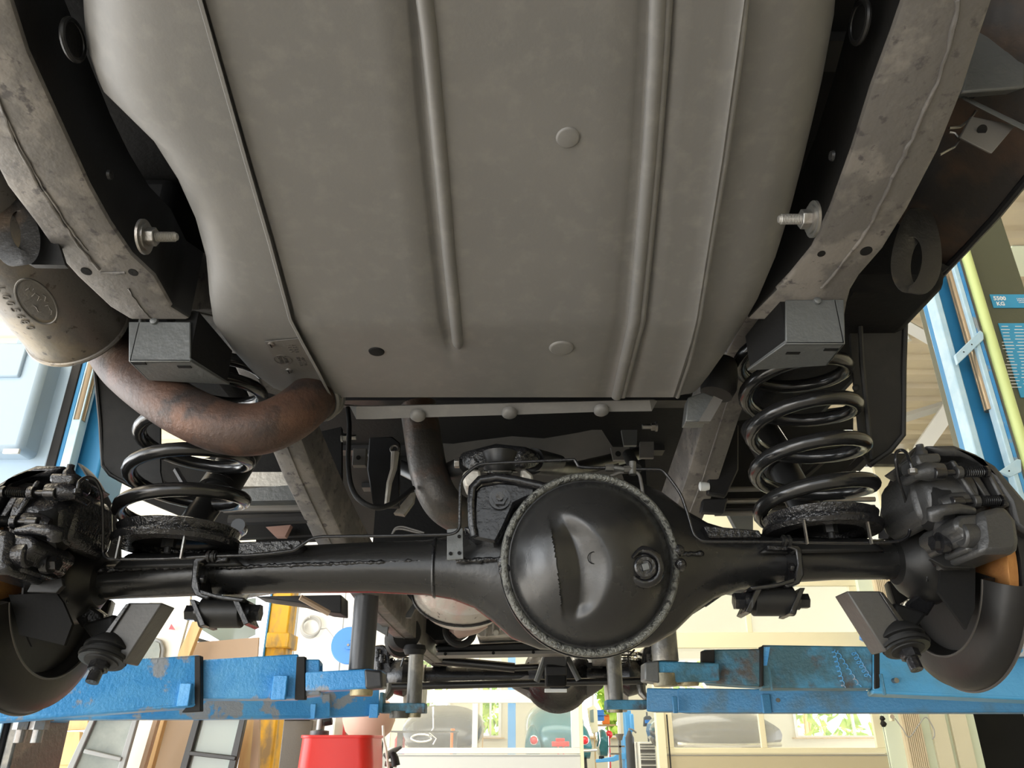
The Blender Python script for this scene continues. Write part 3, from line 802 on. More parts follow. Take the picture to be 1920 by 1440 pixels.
# weld seam running along the housing
def aseam(us, dv, r, nm='housing_weld', y=YA-.028, m='lumpy', jit=.0015):
    q = []
    u = us[0]
    while u <= us[1]:
        q.append(P(u, axz(u)+dv+random.uniform(-1, 1), y) + Vector((0, 0, random.uniform(-jit, jit)*.3))); u += 5
    return part(nm, MB().tube(q, [r*random.uniform(.7, 1.5) for _ in q], 6), M[m], parent=axle, smooth=70)
aseam((150, 352), -18, .0028, y=YA-.012); aseam((400, 860), -13, .0026, y=YA-.014); aseam((1320, 1460), -14, .0026, y=YA-.010); aseam((1500, 1745), -14, .0028, y=YA-.006)
aseam((855, 945), -10, .0035, y=YA-.035); aseam((1275, 1320), -12, .0035, y=YA-.030)
# differential cover: dome with a vertical wedge ridge
DC = P(1107, 1054, 1.045)
K = S(1054, 1.045)
nrm = Vector((0.03, -1, -.17)).normalized(); ux = Vector((1,0,0)); ux = (ux - nrm*ux.dot(nrm)).normalized(); uz = ux.cross(nrm)
if uz.z < 0: uz = -uz
R0 = 157*K
def sm(a, b, x):
    t = max(0, min(1, (x-a)/(b-a))); return t*t*(3-2*t)
def domeh(x, z):
    r = math.hypot(x, z)/R0
    h = .058*(1-min(1, (max(0, r-.10)/.86))**2.6) if r < .96 else 0
    X = x/R0; Z = z/R0
    line = -.50 - .10*(Z-.5)*-1 * 0 + lerp(-.36, -.52, (Z+.68)/1.25)      # crease slants with height
    amp = sm(-.70, -.35, Z)*sm(.66, .30, Z)
    amp = sm(-.72, -.45, Z)*sm(.62, .25, Z)
    d = X - lerp(-.36, -.52, (Z+.68)/1.25)
    wdt = .26*max(.3, 1-.55*((Z+.05)/.62)**2)
    if 0 < d < wdt*2.4:
        f = d/wdt if d < wdt else 1-sm(0, 1, (d-wdt)/(wdt*1.4))
        h -= .015*amp*f
    elif d <= 0:
        h += .004*amp*max(0, 1+d/.3)
    return max(h, 0)
rows = []; NR, NA = 64, 200
vs = [DC + nrm*domeh(0, 0)]; fs = []
for i in range(1, NR+1):
    r = R0*i/NR
    for j in range(NA):
        a = 2*PI*j/NA; x, z = r*math.cos(a), r*math.sin(a)
        vs.append(DC + ux*x + uz*z + nrm*domeh(x, z))
for j in range(NA): fs.append((0, 1+j, 1+(j+1) % NA))
for i in range(NR-1):
    for j in range(NA):
        a = 1+i*NA+j; b = 1+i*NA+(j+1) % NA; fs.append((a, a+NA, b+NA, b))
cover = part('differential_cover', MB().add(vs, fs), M['cover'], parent=axle, smooth=60)
part('cover_flange', MB().lathe(DC, nrm, [(-.012,168*K),(-.001,169*K),(.004,167*K),(.0065,163*K),(.005,157*K),(.0015,154*K),(-.012,154*K)], 90), M['ringw'], parent=axle, smooth=60, label='rough pale grey weld ring around the black cover')
part('housing_ring', MB().lathe(DC+Vector((0,.012,0)), nrm, [(-.03,166*K),(-.002,171*K),(.002,170*K),(.0,160*K)], 72), M['black'], parent=axle, smooth=50)
# filler plug, sealant, small ring mark
def onc(u, v):
    o = Vector((0,0,CAMH)); d = P(u, v, 1.0)-o
    t = (DC-o).dot(nrm)/d.dot(nrm); p = o+d*t-DC
    for _ in range(6):
        h = domeh(p.dot(ux), p.dot(uz)); t = (DC+nrm*h-o).dot(nrm)/d.dot(nrm); p = o+d*t-DC
    return o+d*t
c = onc(1208, 1063)
part('plug_boss', MB().lathe(c, nrm, [(-.02,.028),(.000,.027),(.004,.0245),(.006,.020),(.0045,.016),(.002,.0155)], 36), M['gloss'], parent=axle, smooth=60)
part('filler_plug', MB().lathe(c+nrm*.001, nrm, [(-.004,.0145),(.008,.0145),(.010,.0125),(.010,.0085),(.004,.008)], 28), M['gloss'], parent=axle, smooth=40)
Rq = Matrix((ux, nrm.cross(ux), nrm)).transposed() @ Matrix.Rotation(.25, 3, 'Z')
part('plug_square', MB().box(c+nrm*.0085, (.0085,.0085,.004), Rq), M['bracket'], parent=axle, bevel=.0006)
q = [onc(u, v)+nrm*.0015 for u, v in ((1186,1046),(1195,1035),(1210,1030),(1226,1034),(1236,1048),(1238,1066),(1232,1078))]
part('sealant_bead', MB().tube(q, [.002,.003,.0035,.003,.003,.0035,.002], 8), M['gloss'], parent=axle, smooth=80)
part('casting_ring', MB().ring(onc(1113,1046)+nrm*.0003, (onc(1113,1030)-onc(1113,1060)).cross(ux), .0075, .0006, 28, 6), M['matte'], parent=axle)
for u, v in ((944,1052),(946,1066),(1272,1032),(1276,1058)):
    part('weld_blob', MB().lathe(P(u, v, 1.045), (0,-1,0), [(-.01,.009),(.002,.008),(.006,.005),(.007,0)], 12), M['lumpy'], parent=axle, smooth=80)

def apart(name, mb, m, **k): return part(name, mb, M[m] if isinstance(m, str) else m, parent=axle, **k)
def aslab(pts, Y, d, m, name, **k): return apart(name, MB().prism([P(u, v, Y) for u, v in pts], d), m, **k)
# upper shelves beside the springs
aslab([(447,1016),(560,1011),(567,1018),(556,1030),(445,1042)], 1.12, (0,.05,0), 'lumpy', 'pipe_shelf', bevel=.002)
aslab([(1318,985),(1424,994),(1430,1008),(1330,1008)], 1.12, (0,.05,0), 'lumpy', 'pipe_shelf', bevel=.002)
for u, v in ((545,1024),(1413,1001)):
    apart('shelf_hole', MB().lathe(P(u,v,1.118), (0,-1,0), [(0,.0026),(.0008,.0026)], 12), 'matte')
# spring seats
for (u, v, rr) in ((335, 1010, .088), (1540, 984, .083)):
    c = P(u, v, 1.14); c0 = c.copy()
    apart('spring_seat', MB().lathe(c, (0,0,1), [(-.014,rr*.70),(-.014,rr),(-.008,rr+.004),(-.003,rr+.003),(-.001,rr-.006),(.006,rr-.002),(.012,rr),(.014,rr-.006),(.012,rr*.70),(-.014,rr*.70)], 48, False), 'lumpy', smooth=40)
    apart('spring_seat_plate', MB().lathe(c-Vector((0,0,.004)), (0,0,1), [(0,rr*.72),(.004,rr*.72)], 30), 'black')
    for dx in (-.052, .038):
        apart('seat_strut', MB().box(c+Vector((dx,-.068,-.028)), (.0022,.006,.034)), 'zinc')
    apart('seat_bolt', MB().hexn(c+Vector((0,-.03,-.005)), c+Vector((0,-.03,-.02)), .010).cyl(c+Vector((0,-.03,-.02)), c+Vector((0,-.03,-.028)), .005, 10), 'black', smooth=30)
aslab([(285,980),(310,978),(312,992),(280,990)], 1.16, (0,.02,0), 'greypost', 'spring_retainer')
aslab([(1530,946),(1585,945),(1580,958),(1540,955)], 1.2, (0,.02,0), 'greypost', 'spring_retainer')
# seat pedestals blend down onto the tube
for u0, u1, v in ((230,440,1042),(1440,1640,1014)):
    apart('seat_pedestal', MB().loft([[P(u0+10,v-5,1.13),P(u1-10,v-5,1.13),P(u1-10,v-5,1.19),P(u0+10,v-5,1.19)],[P(u0-20,v+25,1.125),P(u1+20,v+20,1.125),P(u1+20,v+20,1.19),P(u0-20,v+25,1.19)]]), 'black', bevel=.006)
# trailing-link brackets clipped over the tube, with bush below
for u, v, s in ((375,1080,1),(1490,1058,-1)):
    Y = 1.105
    f = lambda x, y: (u+s*x, v+y)
    aslab([f(-14,-28),f(-8,-36),f(8,-38),f(14,-33),f(-2,-26),f(-5,0),f(0,28),f(20,38),f(12,44),f(-10,36),f(-18,20)], Y, (0,.055,0), 'gloss', 'link_bracket', bevel=.002)
    aslab([f(8,-34),f(52,-36),f(50,-28),f(30,-26),f(10,-26)], Y+.01, (0,.05,0), 'lumpy', 'bracket_lip', bevel=.0015)
    aslab([f(-2,24),f(30,34),f(84,42),f(78,48),f(40,44),f(0,34)], Y-.004, (0,.06,0), 'gloss', 'bracket_tongue', bevel=.0015)
    apart('bracket_bolt', MB().hexn(P(*f(2,6),Y+.01), P(*f(10,6),Y+.01), .007), 'gloss', bevel=.001)
    aslab([f(-20,44),f(-10,44),f(10,92),f(0,94)], Y+.0, (0,.05,0), 'gloss', 'bush_cheek', bevel=.001)
    aslab([f(60,44),f(72,44),f(92,88),f(82,92)], Y+.0, (0,.05,0), 'gloss', 'bush_cheek', bevel=.001)
    a, b = P(*f(4,69),Y+.025), P(*f(80,69),Y+.025)
    apart('link_bush', MB().cyl(a, b, .021, 28), 'black', smooth=40, bevel=.0015)
    d = (b-a).normalized()
    apart('bush_bolt', MB().hexn(a-d*.022, a-d*.008, .011).cyl(a-d*.008, b+d*.012, .0125, 16).hexn(b+d*.010, b+d*.026, .012), 'gloss', smooth=30)
    apart('trailing_link', MB().tube([P(*f(42,69),Y+.05), P(u+s*80,1105,1.6), P(u+s*150,1098,2.15)], .019, 14), 'black', smooth=60)
# cable tie around the tube
q = []
cT = P(816, 1064, YA+.02); kk = S(1064, YA)
for i in range(25):
    a = 2*PI*i/24; q.append(cT + Vector((0, math.cos(a)*48*kk, math.sin(a)*54*kk)))
apart('cable_tie', MB().tube(q[:-1], .0028, 6, loop=True), 'gloss')
aslab([(838,992),(868,990),(869,1048),(838,1050)], 1.10, (0,.004,0), 'bracket', 'pipe_tab', bevel=.0008)
for u, v in ((861,1006),(845,1038),(861,1037)):
    apart('tab_hole', MB().lathe(P(u,v,1.099), (0,-1,0), [(0,.0026),(.001,.0026)], 12), 'matte')
# ---- top link bracket (a-frame mount) with bolt, ball joint
aslab([(868,988),(886,985),(890,922),(900,910),(935,904),(985,905),(1005,915),(1002,930),(985,935),(965,945),(945,990),(930,1018),(890,1010)], 1.10, (0,.09,0), 'gloss', 'top_link_mount', bevel=.004)
q = [P(u,v,1.095) for u, v in ((890,1006),(886,985),(884,940),(886,915),(900,900),(930,895),(965,900),(1010,910),(1030,916))]
apart('mount_flange', MB().tube(q, .0065, 10), 'gloss', smooth=80)
b = P(937,935,1.095)
apart('mount_bolt', MB().lathe(b, (0,-1,-.1), [(0,.016),(.003,.016),(.003,.0125)], 20).hexn(b+Vector((0,-.003,0)), b+Vector((0,-.013,-.001)), .012).cyl(b+Vector((0,-.012,0)), b+Vector((0,-.020,-.002)), .006, 12), 'gloss', smooth=30)
tb2 = part('ball_joint', MB().lathe(P(937,885,1.17), (0,0,1), [(-.015,.014),(.0,.022),(.006,.026),(.012,.024),(.03,.03)], 28), M['black'], smooth=50)
part('ball_joint_boot_ring', MB().ring(P(937,884,1.16), (0,-.35,1), .026, .0035, 32, 8, .6), M['chrome'], parent=tb2)
hous = MB().loft([[P(862,870,1.2),P(862,850,1.2),P(862,850,1.26),P(862,870,1.26)],[P(880,880,1.16),P(880,845,1.16),P(880,845,1.28),P(880,880,1.28)],[P(930,872,1.16),P(930,832,1.16),P(930,832,1.28),P(930,872,1.28)],[P(985,880,1.16),P(985,838,1.16),P(985,838,1.28),P(985,880,1.28)],[P(1012,872,1.2),P(1012,848,1.2),P(1012,848,1.26),P(1012,872,1.26)]])
part('top_link', hous, M['lumpy'], bevel=.008, smooth=50)
part('top_link_arm', MB().cyl(P(1000,862,1.22), P(1050,866,1.3), .02, 16, .012), M['black'], smooth=40)
for pts in ([(868,885),(880,878),(900,880),(903,900),(893,905),(888,918),(872,912),(866,895)], [(975,880),(985,878),(1000,890),(1000,905),(978,903)]):
    part('link_casting', MB().prism([P(u, v, 1.15) for u, v in pts], (0,.05,0)), M['castal'], bevel=.004, label='pale cast metal lug')
part('link_bolt', MB().hexn(P(852,868,1.2), P(862,868,1.2), .009), M['zinc'], bevel=.001)
part('top_link_bar', MB().tube([P(880,870,1.25), P(800,900,1.7), P(700,850,2.1)], .018, 12), M['black'])
part('top_link_bar', MB().tube([P(1000,870,1.25), P(1080,880,1.7), P(1200,850,2.1)], .018, 12), M['black'])

# centre seams under the forward rails
for fr, st in zip(frails, (fL, fR)):
    q = [(a+b_)/2+Vector((random.uniform(-.001,.001),0,-.0005)) for a, b_ in st]
    q2 = []
    for a, b_ in zip(q, q[1:]): q2 += [a.lerp(b_, i/6) for i in range(6)]
    part('weld_seam', MB().tube(q2, .0022, 6), M['rail'], parent=fr)
# ---- brake pipes
B1 = 1.08
pipe('brake_pipe', [(145,918,.98),(150,902,.98),(165,895,.99),(180,902,1.0),(190,925,1.02),(193,970,1.05),(193,1030,B1),(197,1044,B1),(210,1048,B1),(300,1048,B1),(395,1043,B1),(480,1040,B1),(548,1032,B1),(562,1024,B1),(585,1010,B1),(610,1006,B1),(700,1005,B1),(840,1002,B1),(856,997,B1),(862,985,B1),(863,930,B1),(866,900,B1),(885,880,B1),(905,870,B1),(960,867,B1),(1075,862,B1),(1081,868,B1),(1086,875,B1),(1110,877,B1),(1135,877,B1)])
pipe('brake_pipe', [(1180,880,B1),(1235,880,B1),(1248,888,B1),(1275,925,B1),(1288,960,B1),(1300,1000,B1),(1315,1013,B1),(1340,1015,B1),(1470,1016,B1),(1600,1018,B1),(1680,1015,B1),(1700,1008,B1),(1706,990,B1),(1700,945,1.06),(1685,900,1.02),(1680,865,1.0),(1680,850,1.0),(1690,844,1.0),(1700,850,.99),(1706,865,.98),(1711,880,.98)])
for u, v in ((397,1043),(1474,1014)):
    a = P(u-9,v,B1); b = P(u+9,v,B1)
    part('pipe_union', MB().cyl(a, b, .0062, 12).cyl(a+Vector((.002,0,0)), a+Vector((.005,0,0)), .0085, 12).cyl(b-Vector((.005,0,0)), b-Vector((.002,0,0)), .0085, 12), M['black'], smooth=30)
a = P(1135,877,B1); b = P(1185,880,B1)
part('brake_tee', MB().hexn(a, a+Vector((.012,0,0)), .0055).cyl(a+Vector((.012,0,0)), b-Vector((.012,0,0)), .0042, 12).hexn(b-Vector((.012,0,0)), b, .0055).cyl(P(1186,866,B1), P(1186,890,B1), .0055, 12), M['greypost'], smooth=30)
pipe('brake_hose', [(652,765,1.35),(655,800,1.33),(653,860,1.3),(657,905,1.28),(672,935,1.27),(705,952,1.27),(740,942,1.3),(775,915,1.34)], .0048, 'rubber')
for k in (0, 9):
    pipe('thin_pipe', [(735,1002,1.2),(742,990+k/3,1.2),(757,988+k/2,1.2),(795,999+k/3,1.2)], .0016, 'under')
pipe('bracket_wire', [(1145,893,1.12),(1165,886,1.12),(1195,887,1.12),(1202,905,1.12),(1206,930,1.12)], .0026, 'under')
# brackets on the cross member behind the diff
slb = lambda pts, Y, d, m, name, **k: slab(pts, Y, d, M[m], name, **k)
slb([(662,840),(687,840),(685,872),(660,872)], 1.6, (0,.02,0), 'under', 'square_tab', bevel=.001)
part('tab_hole', MB().lathe(P(672,858,1.598), (0,-1,0), [(0,.005),(.001,.005)], 14), M['matte'])
slb([(692,820),(735,818),(750,830),(748,950),(700,950),(688,880)], 1.65, (0,.02,0), 'dark', 'valve_bracket', bevel=.003)
part('valve_lever', MB().tube([P(741,848,1.55),P(738,880,1.55),P(730,905,1.55),P(725,945,1.55)], [.009,.007,.006,.005], 8), M['castal'], label='pale cast lever')
part('lever_joint', MB().ring(P(740,842,1.55), (0,-1,0), .008, .003, 20, 8), M['zinc'])
part('hand_brake_bracket', MB().prism([P(u,v,1.7) for u, v in ((738,962),(770,925),(778,922),(775,940),(757,965))], (0,.02,0)), M['castal'])
slb([(1145,838),(1180,838),(1180,862),(1150,862)], 1.5, (0,.01,0), 'under', 'bleed_bracket')
slb([(1200,828),(1226,828),(1226,858),(1200,858)], 1.5, (0,.01,0), 'under', 'bleed_bracket')
slb([(1165,806),(1195,806),(1194,835),(1170,835)], 1.52, (0,.01,0), 'bracket', 'bleed_bracket')
part('tab_hole', MB().lathe(P(1159,851,1.498), (0,-1,0), [(0,.006),(.001,.006)], 14), M['matte'])
part('bleed_pipe', MB().cyl(P(1178,852,1.45), P(1192,880,1.4), .012, 14), M['rubber'], smooth=40)

# ---- hubs, shields, discs, callipers on both ends
def hub(s, XD, vh, tint):
    zc = P(960, vh, 1.17).z; c = Vector((XD, 1.17, zc))
    A = Vector((s, 0, 0))
    def pt(ang, r, dx=0.):           # ang: 0 = towards the camera, 90 = up
        a = math.radians(ang); return c + Vector((s*dx, -math.cos(a)*r, math.sin(a)*r))
    # dust shield dish: sector of a disc with rolled rim
    def sector(a0, a1, prof, n=44, t=.0025):
        rows = []
        for i in range(n+1):
            a = lerp(a0, a1, i/n); rows.append([pt(a, r, dx) for dx, r in prof])
        return MB().shell(rows, (s*t, 0, 0))
    sh = part('dust_shield', sector(-178, -22, [(.018,.04),(.020,.128),(.006,.132),(.000,.137),(.001,.143),(.006,.165),(.014,.179),(.030,.184)]), M['shield'], smooth=50)
    part('shield_lip', MB().tube([pt(lerp(-176,-22,i/40), .1365, .001) for i in range(41)], .0022, 6), M['shieldlip'], parent=sh)
    part('shield_rim', MB().tube([pt(lerp(-178,-22,i/44), .184, .030) for i in range(45)], .0022, 6), M['shieldlip'], parent=sh)
    part('shield_rear', sector(85, 178, [(0,.05),(.003,.12),(-.004,.145),(.002,.16),(.020,.182)]), M['dark'], smooth=50)
    part('shield_web', sector(-60, 80, [(-.012,.03),(-.006,.08),(-.004,.115)], 20), M['dark'], smooth=50)
    # brake disc
    part('brake_disc', MB().lathe(c+A*.028, A, [(0,.06),(0,.147),(.001,.149),(.013,.149),(.014,.147),(.014,.06)], 72), M['rotor'], smooth=30)
    part('wheel_hub', MB().lathe(c+A*.04, A, [(0,.085),(.03,.086),(.035,.08),(.075,.078),(.08,.05)], 40), M['black'], smooth=30)
    part('disc_rim_edge', MB().lathe(c+A*.044, A, [(0,.12),(0,.152),(.012,.152),(.012,.12)], 64), M['dark'], smooth=30)
    # axle end flange with ring of bolts
    fl = part('axle_flange', MB().lathe(c-A*.05, A, [(0,.035),(.012,.05),(.03,.062),(.052,.064)], 32), M['black'], smooth=30)
    for i in range(6):
        p = pt(i*60+20, .05, -.022); part('flange_bolt', MB().hexn(p, p-A*.008, .0075), M['gloss'], parent=fl, bevel=.001)
    for i, (an, r) in enumerate(((-12,.075),(-2,.078),(175,.07))):
        p = pt(an, r, -.02); part('shield_bolt', MB().hexn(p, p-A*.010, .0085), M['gloss'], parent=fl, bevel=.001)
    # calliper ---- outlines with real depth, laid over the disc
    g = tint
    def F(u, v, Y):
        return P(u, v, Y) if s > 0 else P(1857-u, v+38, Y)
    def pr(pts, Y, d=.06, dx=.0): return MB().prism([F(u, v, Y) for u, v in pts], (s*dx, d, 0))
    cal = part('brake_calliper', pr([(1722,868),(1768,858),(1800,862),(1835,905),(1868,950),(1840,965),(1790,962),(1750,985),(1722,965),(1712,925),(1712,888)], 1.03, .11), M[g], bevel=.008, smooth=45)
    sub = lambda nm, mb, m=g, **k: part(nm, mb, M[m], parent=cal, **k)
    sub('calliper_hood', pr([(1733,834),(1790,833),(1832,850),(1868,872),(1905,915),(1935,950),(1940,1010),(1905,985),(1893,940),(1862,895),(1838,866),(1806,853),(1768,852)], 1.0, .14), bevel=.006, smooth=45)
    sub('bleed_block', pr([(1716,850),(1762,848),(1767,860),(1763,868),(1728,875),(1721,866)], .985, .05), bevel=.005)
    sub('bleed_boss', MB().lathe(F(1727,847,1.0), (0,0,1), [(-.01,.008),(.0,.008),(.004,.005),(.010,.005)], 14), bevel=0, smooth=40)
    # piston housing (axis across the car)
    a = F(1800,935,1.04); A2 = Vector((-s,0,-.05))
    sub('piston_housing', MB().lathe(a, A2, [(0,.044),(.02,.043),(.045,.040),(.058,.036),(.063,.028),(.064,0)], 36), smooth=50)
    sub('piston_cap', MB().lathe(F(1738,950,1.03), Vector((-s,0,-.02)), [(-.02,.034),(.0,.033),(.004,.028),(.005,.0)], 32), 'matte', smooth=50)
    sub('pin_boss', MB().tube([F(1712,888,.99), F(1738,884,.985), F(1768,884,.985)], [.008,.013,.011], 14), smooth=60)
    sub('pin_boss', MB().tube([F(1765,948,.99), F(1790,942,.985), F(1812,938,.985)], [.010,.013,.011], 14), smooth=60)
    sub('lug_web', pr([(1712,886),(1752,870),(1766,872),(1765,880),(1722,898)], .985, .04), bevel=.004)
    # window, pads and pins
    sub('calliper_window', pr([(1772,870),(1822,866),(1868,905),(1892,945),(1838,948),(1800,905)], 1.018, .01), 'matte')
    sub('brake_pad', pr([(1800,893),(1812,893),(1842,935),(1830,937)], 1.0, .03), 'dark', bevel=.002)
    sub('brake_pad', pr([(1822,893),(1838,894),(1862,934),(1850,936)], 1.0, .03), g, bevel=.002)
    sub('bridge_bar', pr([(1782,862),(1792,862),(1848,950),(1836,952)], .99, .03), bevel=.003)
    sub('bridge_bar', pr([(1848,880),(1858,882),(1896,948),(1884,950)], .99, .03), bevel=.003)
    for (ua, va, ub, vb) in ((1757,887,1852,884),(1790,941,1882,938)):
        p0, p1 = F(ua,va,.975), F(ub,vb,.975); d = p1-p0; L = d.length; d = d.normalized()
        sub('retaining_pin', MB().cyl(p0, p1, .0038, 12), 'gloss', smooth=40)
        sub('pin_head', MB().cyl(p0-d*.004, p0+d*.011, .0072, 14), 'gloss', smooth=40, bevel=.001)
        q = []
        for i in range(12): q += [(L*.42+i*L*.5/12, .0072), (L*.42+(i+.5)*L*.5/12, .0050)]
        sub('pin_spring', MB().lathe(p0, d, q, 14), 'spring', smooth=60)
        sub('pin_clip', MB().cyl(p1-d*.004, p1, .0078, 12), 'gloss')
        k = p0+d*L*.36
        sub('pin_lug', MB().cyl(k, k+d*.008, .0085, 12), g, bevel=.001)
    # bright lug and lower body
    sub('casting_rib', MB().tube([F(*p) for p in ((1753,972,.975),(1752,962,.97),(1765,957,.965),(1795,953,.965),(1825,958,.97))], [.010,.011,.008,.007,.005], 12), smooth=70)
    sub('lower_half', pr([(1836,958),(1886,946),(1908,975),(1914,1012),(1912,1030),(1902,1037),(1838,1038),(1842,1010),(1838,978)], .955, .12), bevel=.008, smooth=45)
    sub('lower_lug', pr([(1790,975),(1800,965),(1838,962),(1842,1010),(1836,1018),(1812,1015),(1806,1000),(1790,990)], .965, .10), bevel=.009, smooth=45)
    sub('lug_nose', MB().cyl(F(1800,1004,.975), F(1840,1004,.975), .016, 20), smooth=40, bevel=.003)
    sub('mount_foot', pr([(1812,1018),(1845,1016),(1840,1038),(1812,1032)], .975, .08), bevel=.004)
    sub('mount_casting', MB().tube([F(1755,985,1.03),F(1790,995,1.02),F(1810,1010,1.01)], [.022,.020,.016], 14), 'dark', smooth=60)
    sub('mount_bolt', MB().hexn(F(1747,1018,1.01), F(1760,1018,1.01), .010).cyl(F(1760,1018,1.01), F(1774,1018,1.01), .014, 16), 'gloss', smooth=30)
    sub('pipe_nut', MB().hexn(F(1711,880,.98), F(1712,888,.98), .006), 'gloss' if s < 0 else 'zinc')
    return c, pt
hub(-1, -.665, 1090, 'callL'); hub(1, .630, 1052, 'callR')
# lower damper mounts: slanted plate, cradle and rubber bushes
def dmount(f, Y, s):
    aslab([f(240,1130),f(305,1130),f(232,1244),f(212,1238),f(205,1190)], Y, (0,.045,0), 'mount', 'damper_mount_plate', bevel=.002)
    aslab([f(150,1170),f(215,1150),f(212,1215),f(190,1240),f(172,1200)], Y+.03, (0,.03,0), 'black', 'damper_cup', bevel=.005)
    aslab([f(120,1128),f(150,1122),f(190,1150),f(200,1185),f(150,1175)], Y+.06, (0,.03,0), 'gloss', 'damper_bracket', bevel=.004)
    aslab([f(236,1132),f(243,1132),f(205,1190),f(196,1186)], Y-.004, (0,.05,0), 'gloss', 'mount_edge', bevel=.001)
    a = P(*f(206,1205), Y+.01); b = P(*f(180,1262), Y-.005); d = (b-a).normalized()
    apart('damper_bush', MB().lathe(a, d, [(-.012,.012),(0,.024),(.008,.030),(.011,.030),(.012,.024),(.018,.024),(.019,.032),(.023,.032),(.024,.024),(.029,.022)], 28), 'rubber', smooth=40)
    apart('bush_washer', MB().lathe(a+d*.024, d, [(0,.030),(.003,.030),(.004,.013)], 26), 'black', smooth=30)
    apart('damper_nut', MB().hexn(a+d*.028, a+d*.040, .013).cyl(a+d*.04, a+d*.056, .0085, 12), 'gloss', smooth=30)
dmount(lambda u, v: (u, v), 1.10, 1)
dmount(lambda u, v: (1880-u+12, v-22), 1.10, -1)
# triangular shield brackets
slb([(50,1110),(58,1095),(115,1083),(118,1098),(105,1112)], 1.03, (0,.008,0), 'black', 'shield_tab', bevel=.001)
slb([(16,1115),(105,1112),(118,1130),(135,1170),(120,1210),(36,1190),(30,1160)], 1.06, (0,.006,0), 'matte', 'shield_plate')
slb([(1745,1048),(1788,1030),(1830,1058),(1828,1066),(1772,1064)], 1.03, (0,.008,0), 'black', 'shield_tab', bevel=.001)
slb([(1765,1066),(1829,1064),(1828,1140),(1812,1180),(1760,1110)], 1.06, (0,.006,0), 'matte', 'shield_plate')
# ================================================================ front half of the vehicle
YFR = 3.69
def fp(u, v, Y=YFR): return P(u, v, Y)
fa = part('front_axle', MB().tube([fp(728,1268),fp(800,1268),fp(1000,1268)], .04, 20).tube([fp(1080,1265),fp(1210,1268)], .04, 20), M['gloss'], smooth=50)
part('front_differential', MB().lathe(fp(1045,1268)+Vector((0,.12,0)), (0,-1,0), [(0,.06),(.05,.13),(.10,.155),(.13,.155),(.16,.13),(.20,.085),(.26,.07)], 36), M['gloss'], parent=fa, smooth=50)
part('differential_bowl', MB().loft([[fp(u,1268)+Vector((0,.02+.06*math.cos(a),0)) + Vector((0,0,-S(1268,YFR)*dv*math.sin(a))) for a in [PI*i/10 for i in range(11)]] for u, dv in ((960,20),(985,34),(1010,50),(1045,57),(1080,50),(1108,34),(1130,20))], True, True), M['under'], parent=fa, smooth=60)
part('axle_web', MB().prism([fp(u,v,3.66) for u,v in ((810,1255),(960,1262),(1000,1235),(1010,1300),(960,1285),(810,1290))], (0,.06,0)), M['black'], parent=fa, bevel=.006)
part('axle_web', MB().prism([fp(u,v,3.66) for u,v in ((1080,1235),(1098,1242),(1132,1242),(1132,1280),(1080,1300))], (0,.06,0)), M['black'], parent=fa, bevel=.006)
# pinion flange and prop shaft stub
part('pinion_block', MB().b2(fp(1021,1249,3.3), fp(1063,1286,3.2)), M['matte'], bevel=.008)
part('pinion_plate', MB().b2(fp(1021,1292,3.22), fp(1063,1298,3.2)), M['greypanel'], bevel=.001)
part('pinion_guard', MB().b2(fp(1022,1250,3.21), fp(1063,1266,3.19)), M['dark'], bevel=.004)
part('front_prop_shaft', MB().cyl(fp(1045,1225,3.45), fp(1040,1242,3.2), .045, 20), M['black'], smooth=40)
for a, b in (((1022,1232),(1006,1278)), ((1064,1232),(1085,1275))):
    part('stay', MB().tube([fp(*a,3.4), fp(*b,3.4)], .012, 8), M['bracket'])
part('track_rod', MB().cyl(fp(735,1287,3.45), fp(1205,1276,3.45), .0155, 14), M['spring'], smooth=40)
part('drag_link', MB().cyl(fp(812,1237,3.5), fp(965,1252,3.5), .02, 14).cyl(fp(965,1252,3.5), fp(1010,1250,3.5), .014, 14), M['spring'], smooth=40)
part('gearbox_cross_member', MB().prism([fp(u,v,3.0) for u,v in ((815,1209),(880,1208),(1000,1203),(1120,1203),(1120,1219),(1000,1222),(818,1222))], (0,.10,0)), M['black'], bevel=.008)
part('cross_member_flange', MB().prism([fp(u,v,2.98) for u,v in ((818,1223),(1120,1218),(1120,1224),(818,1229))], (0,.12,0)), M['under'])
for u in (835,925,1000,1050): part('flange_hole', MB().lathe(fp(u,1226-(u-835)*.02,2.978), (0,-1,0), [(0,.006),(.001,.006)], 12), M['matte'])
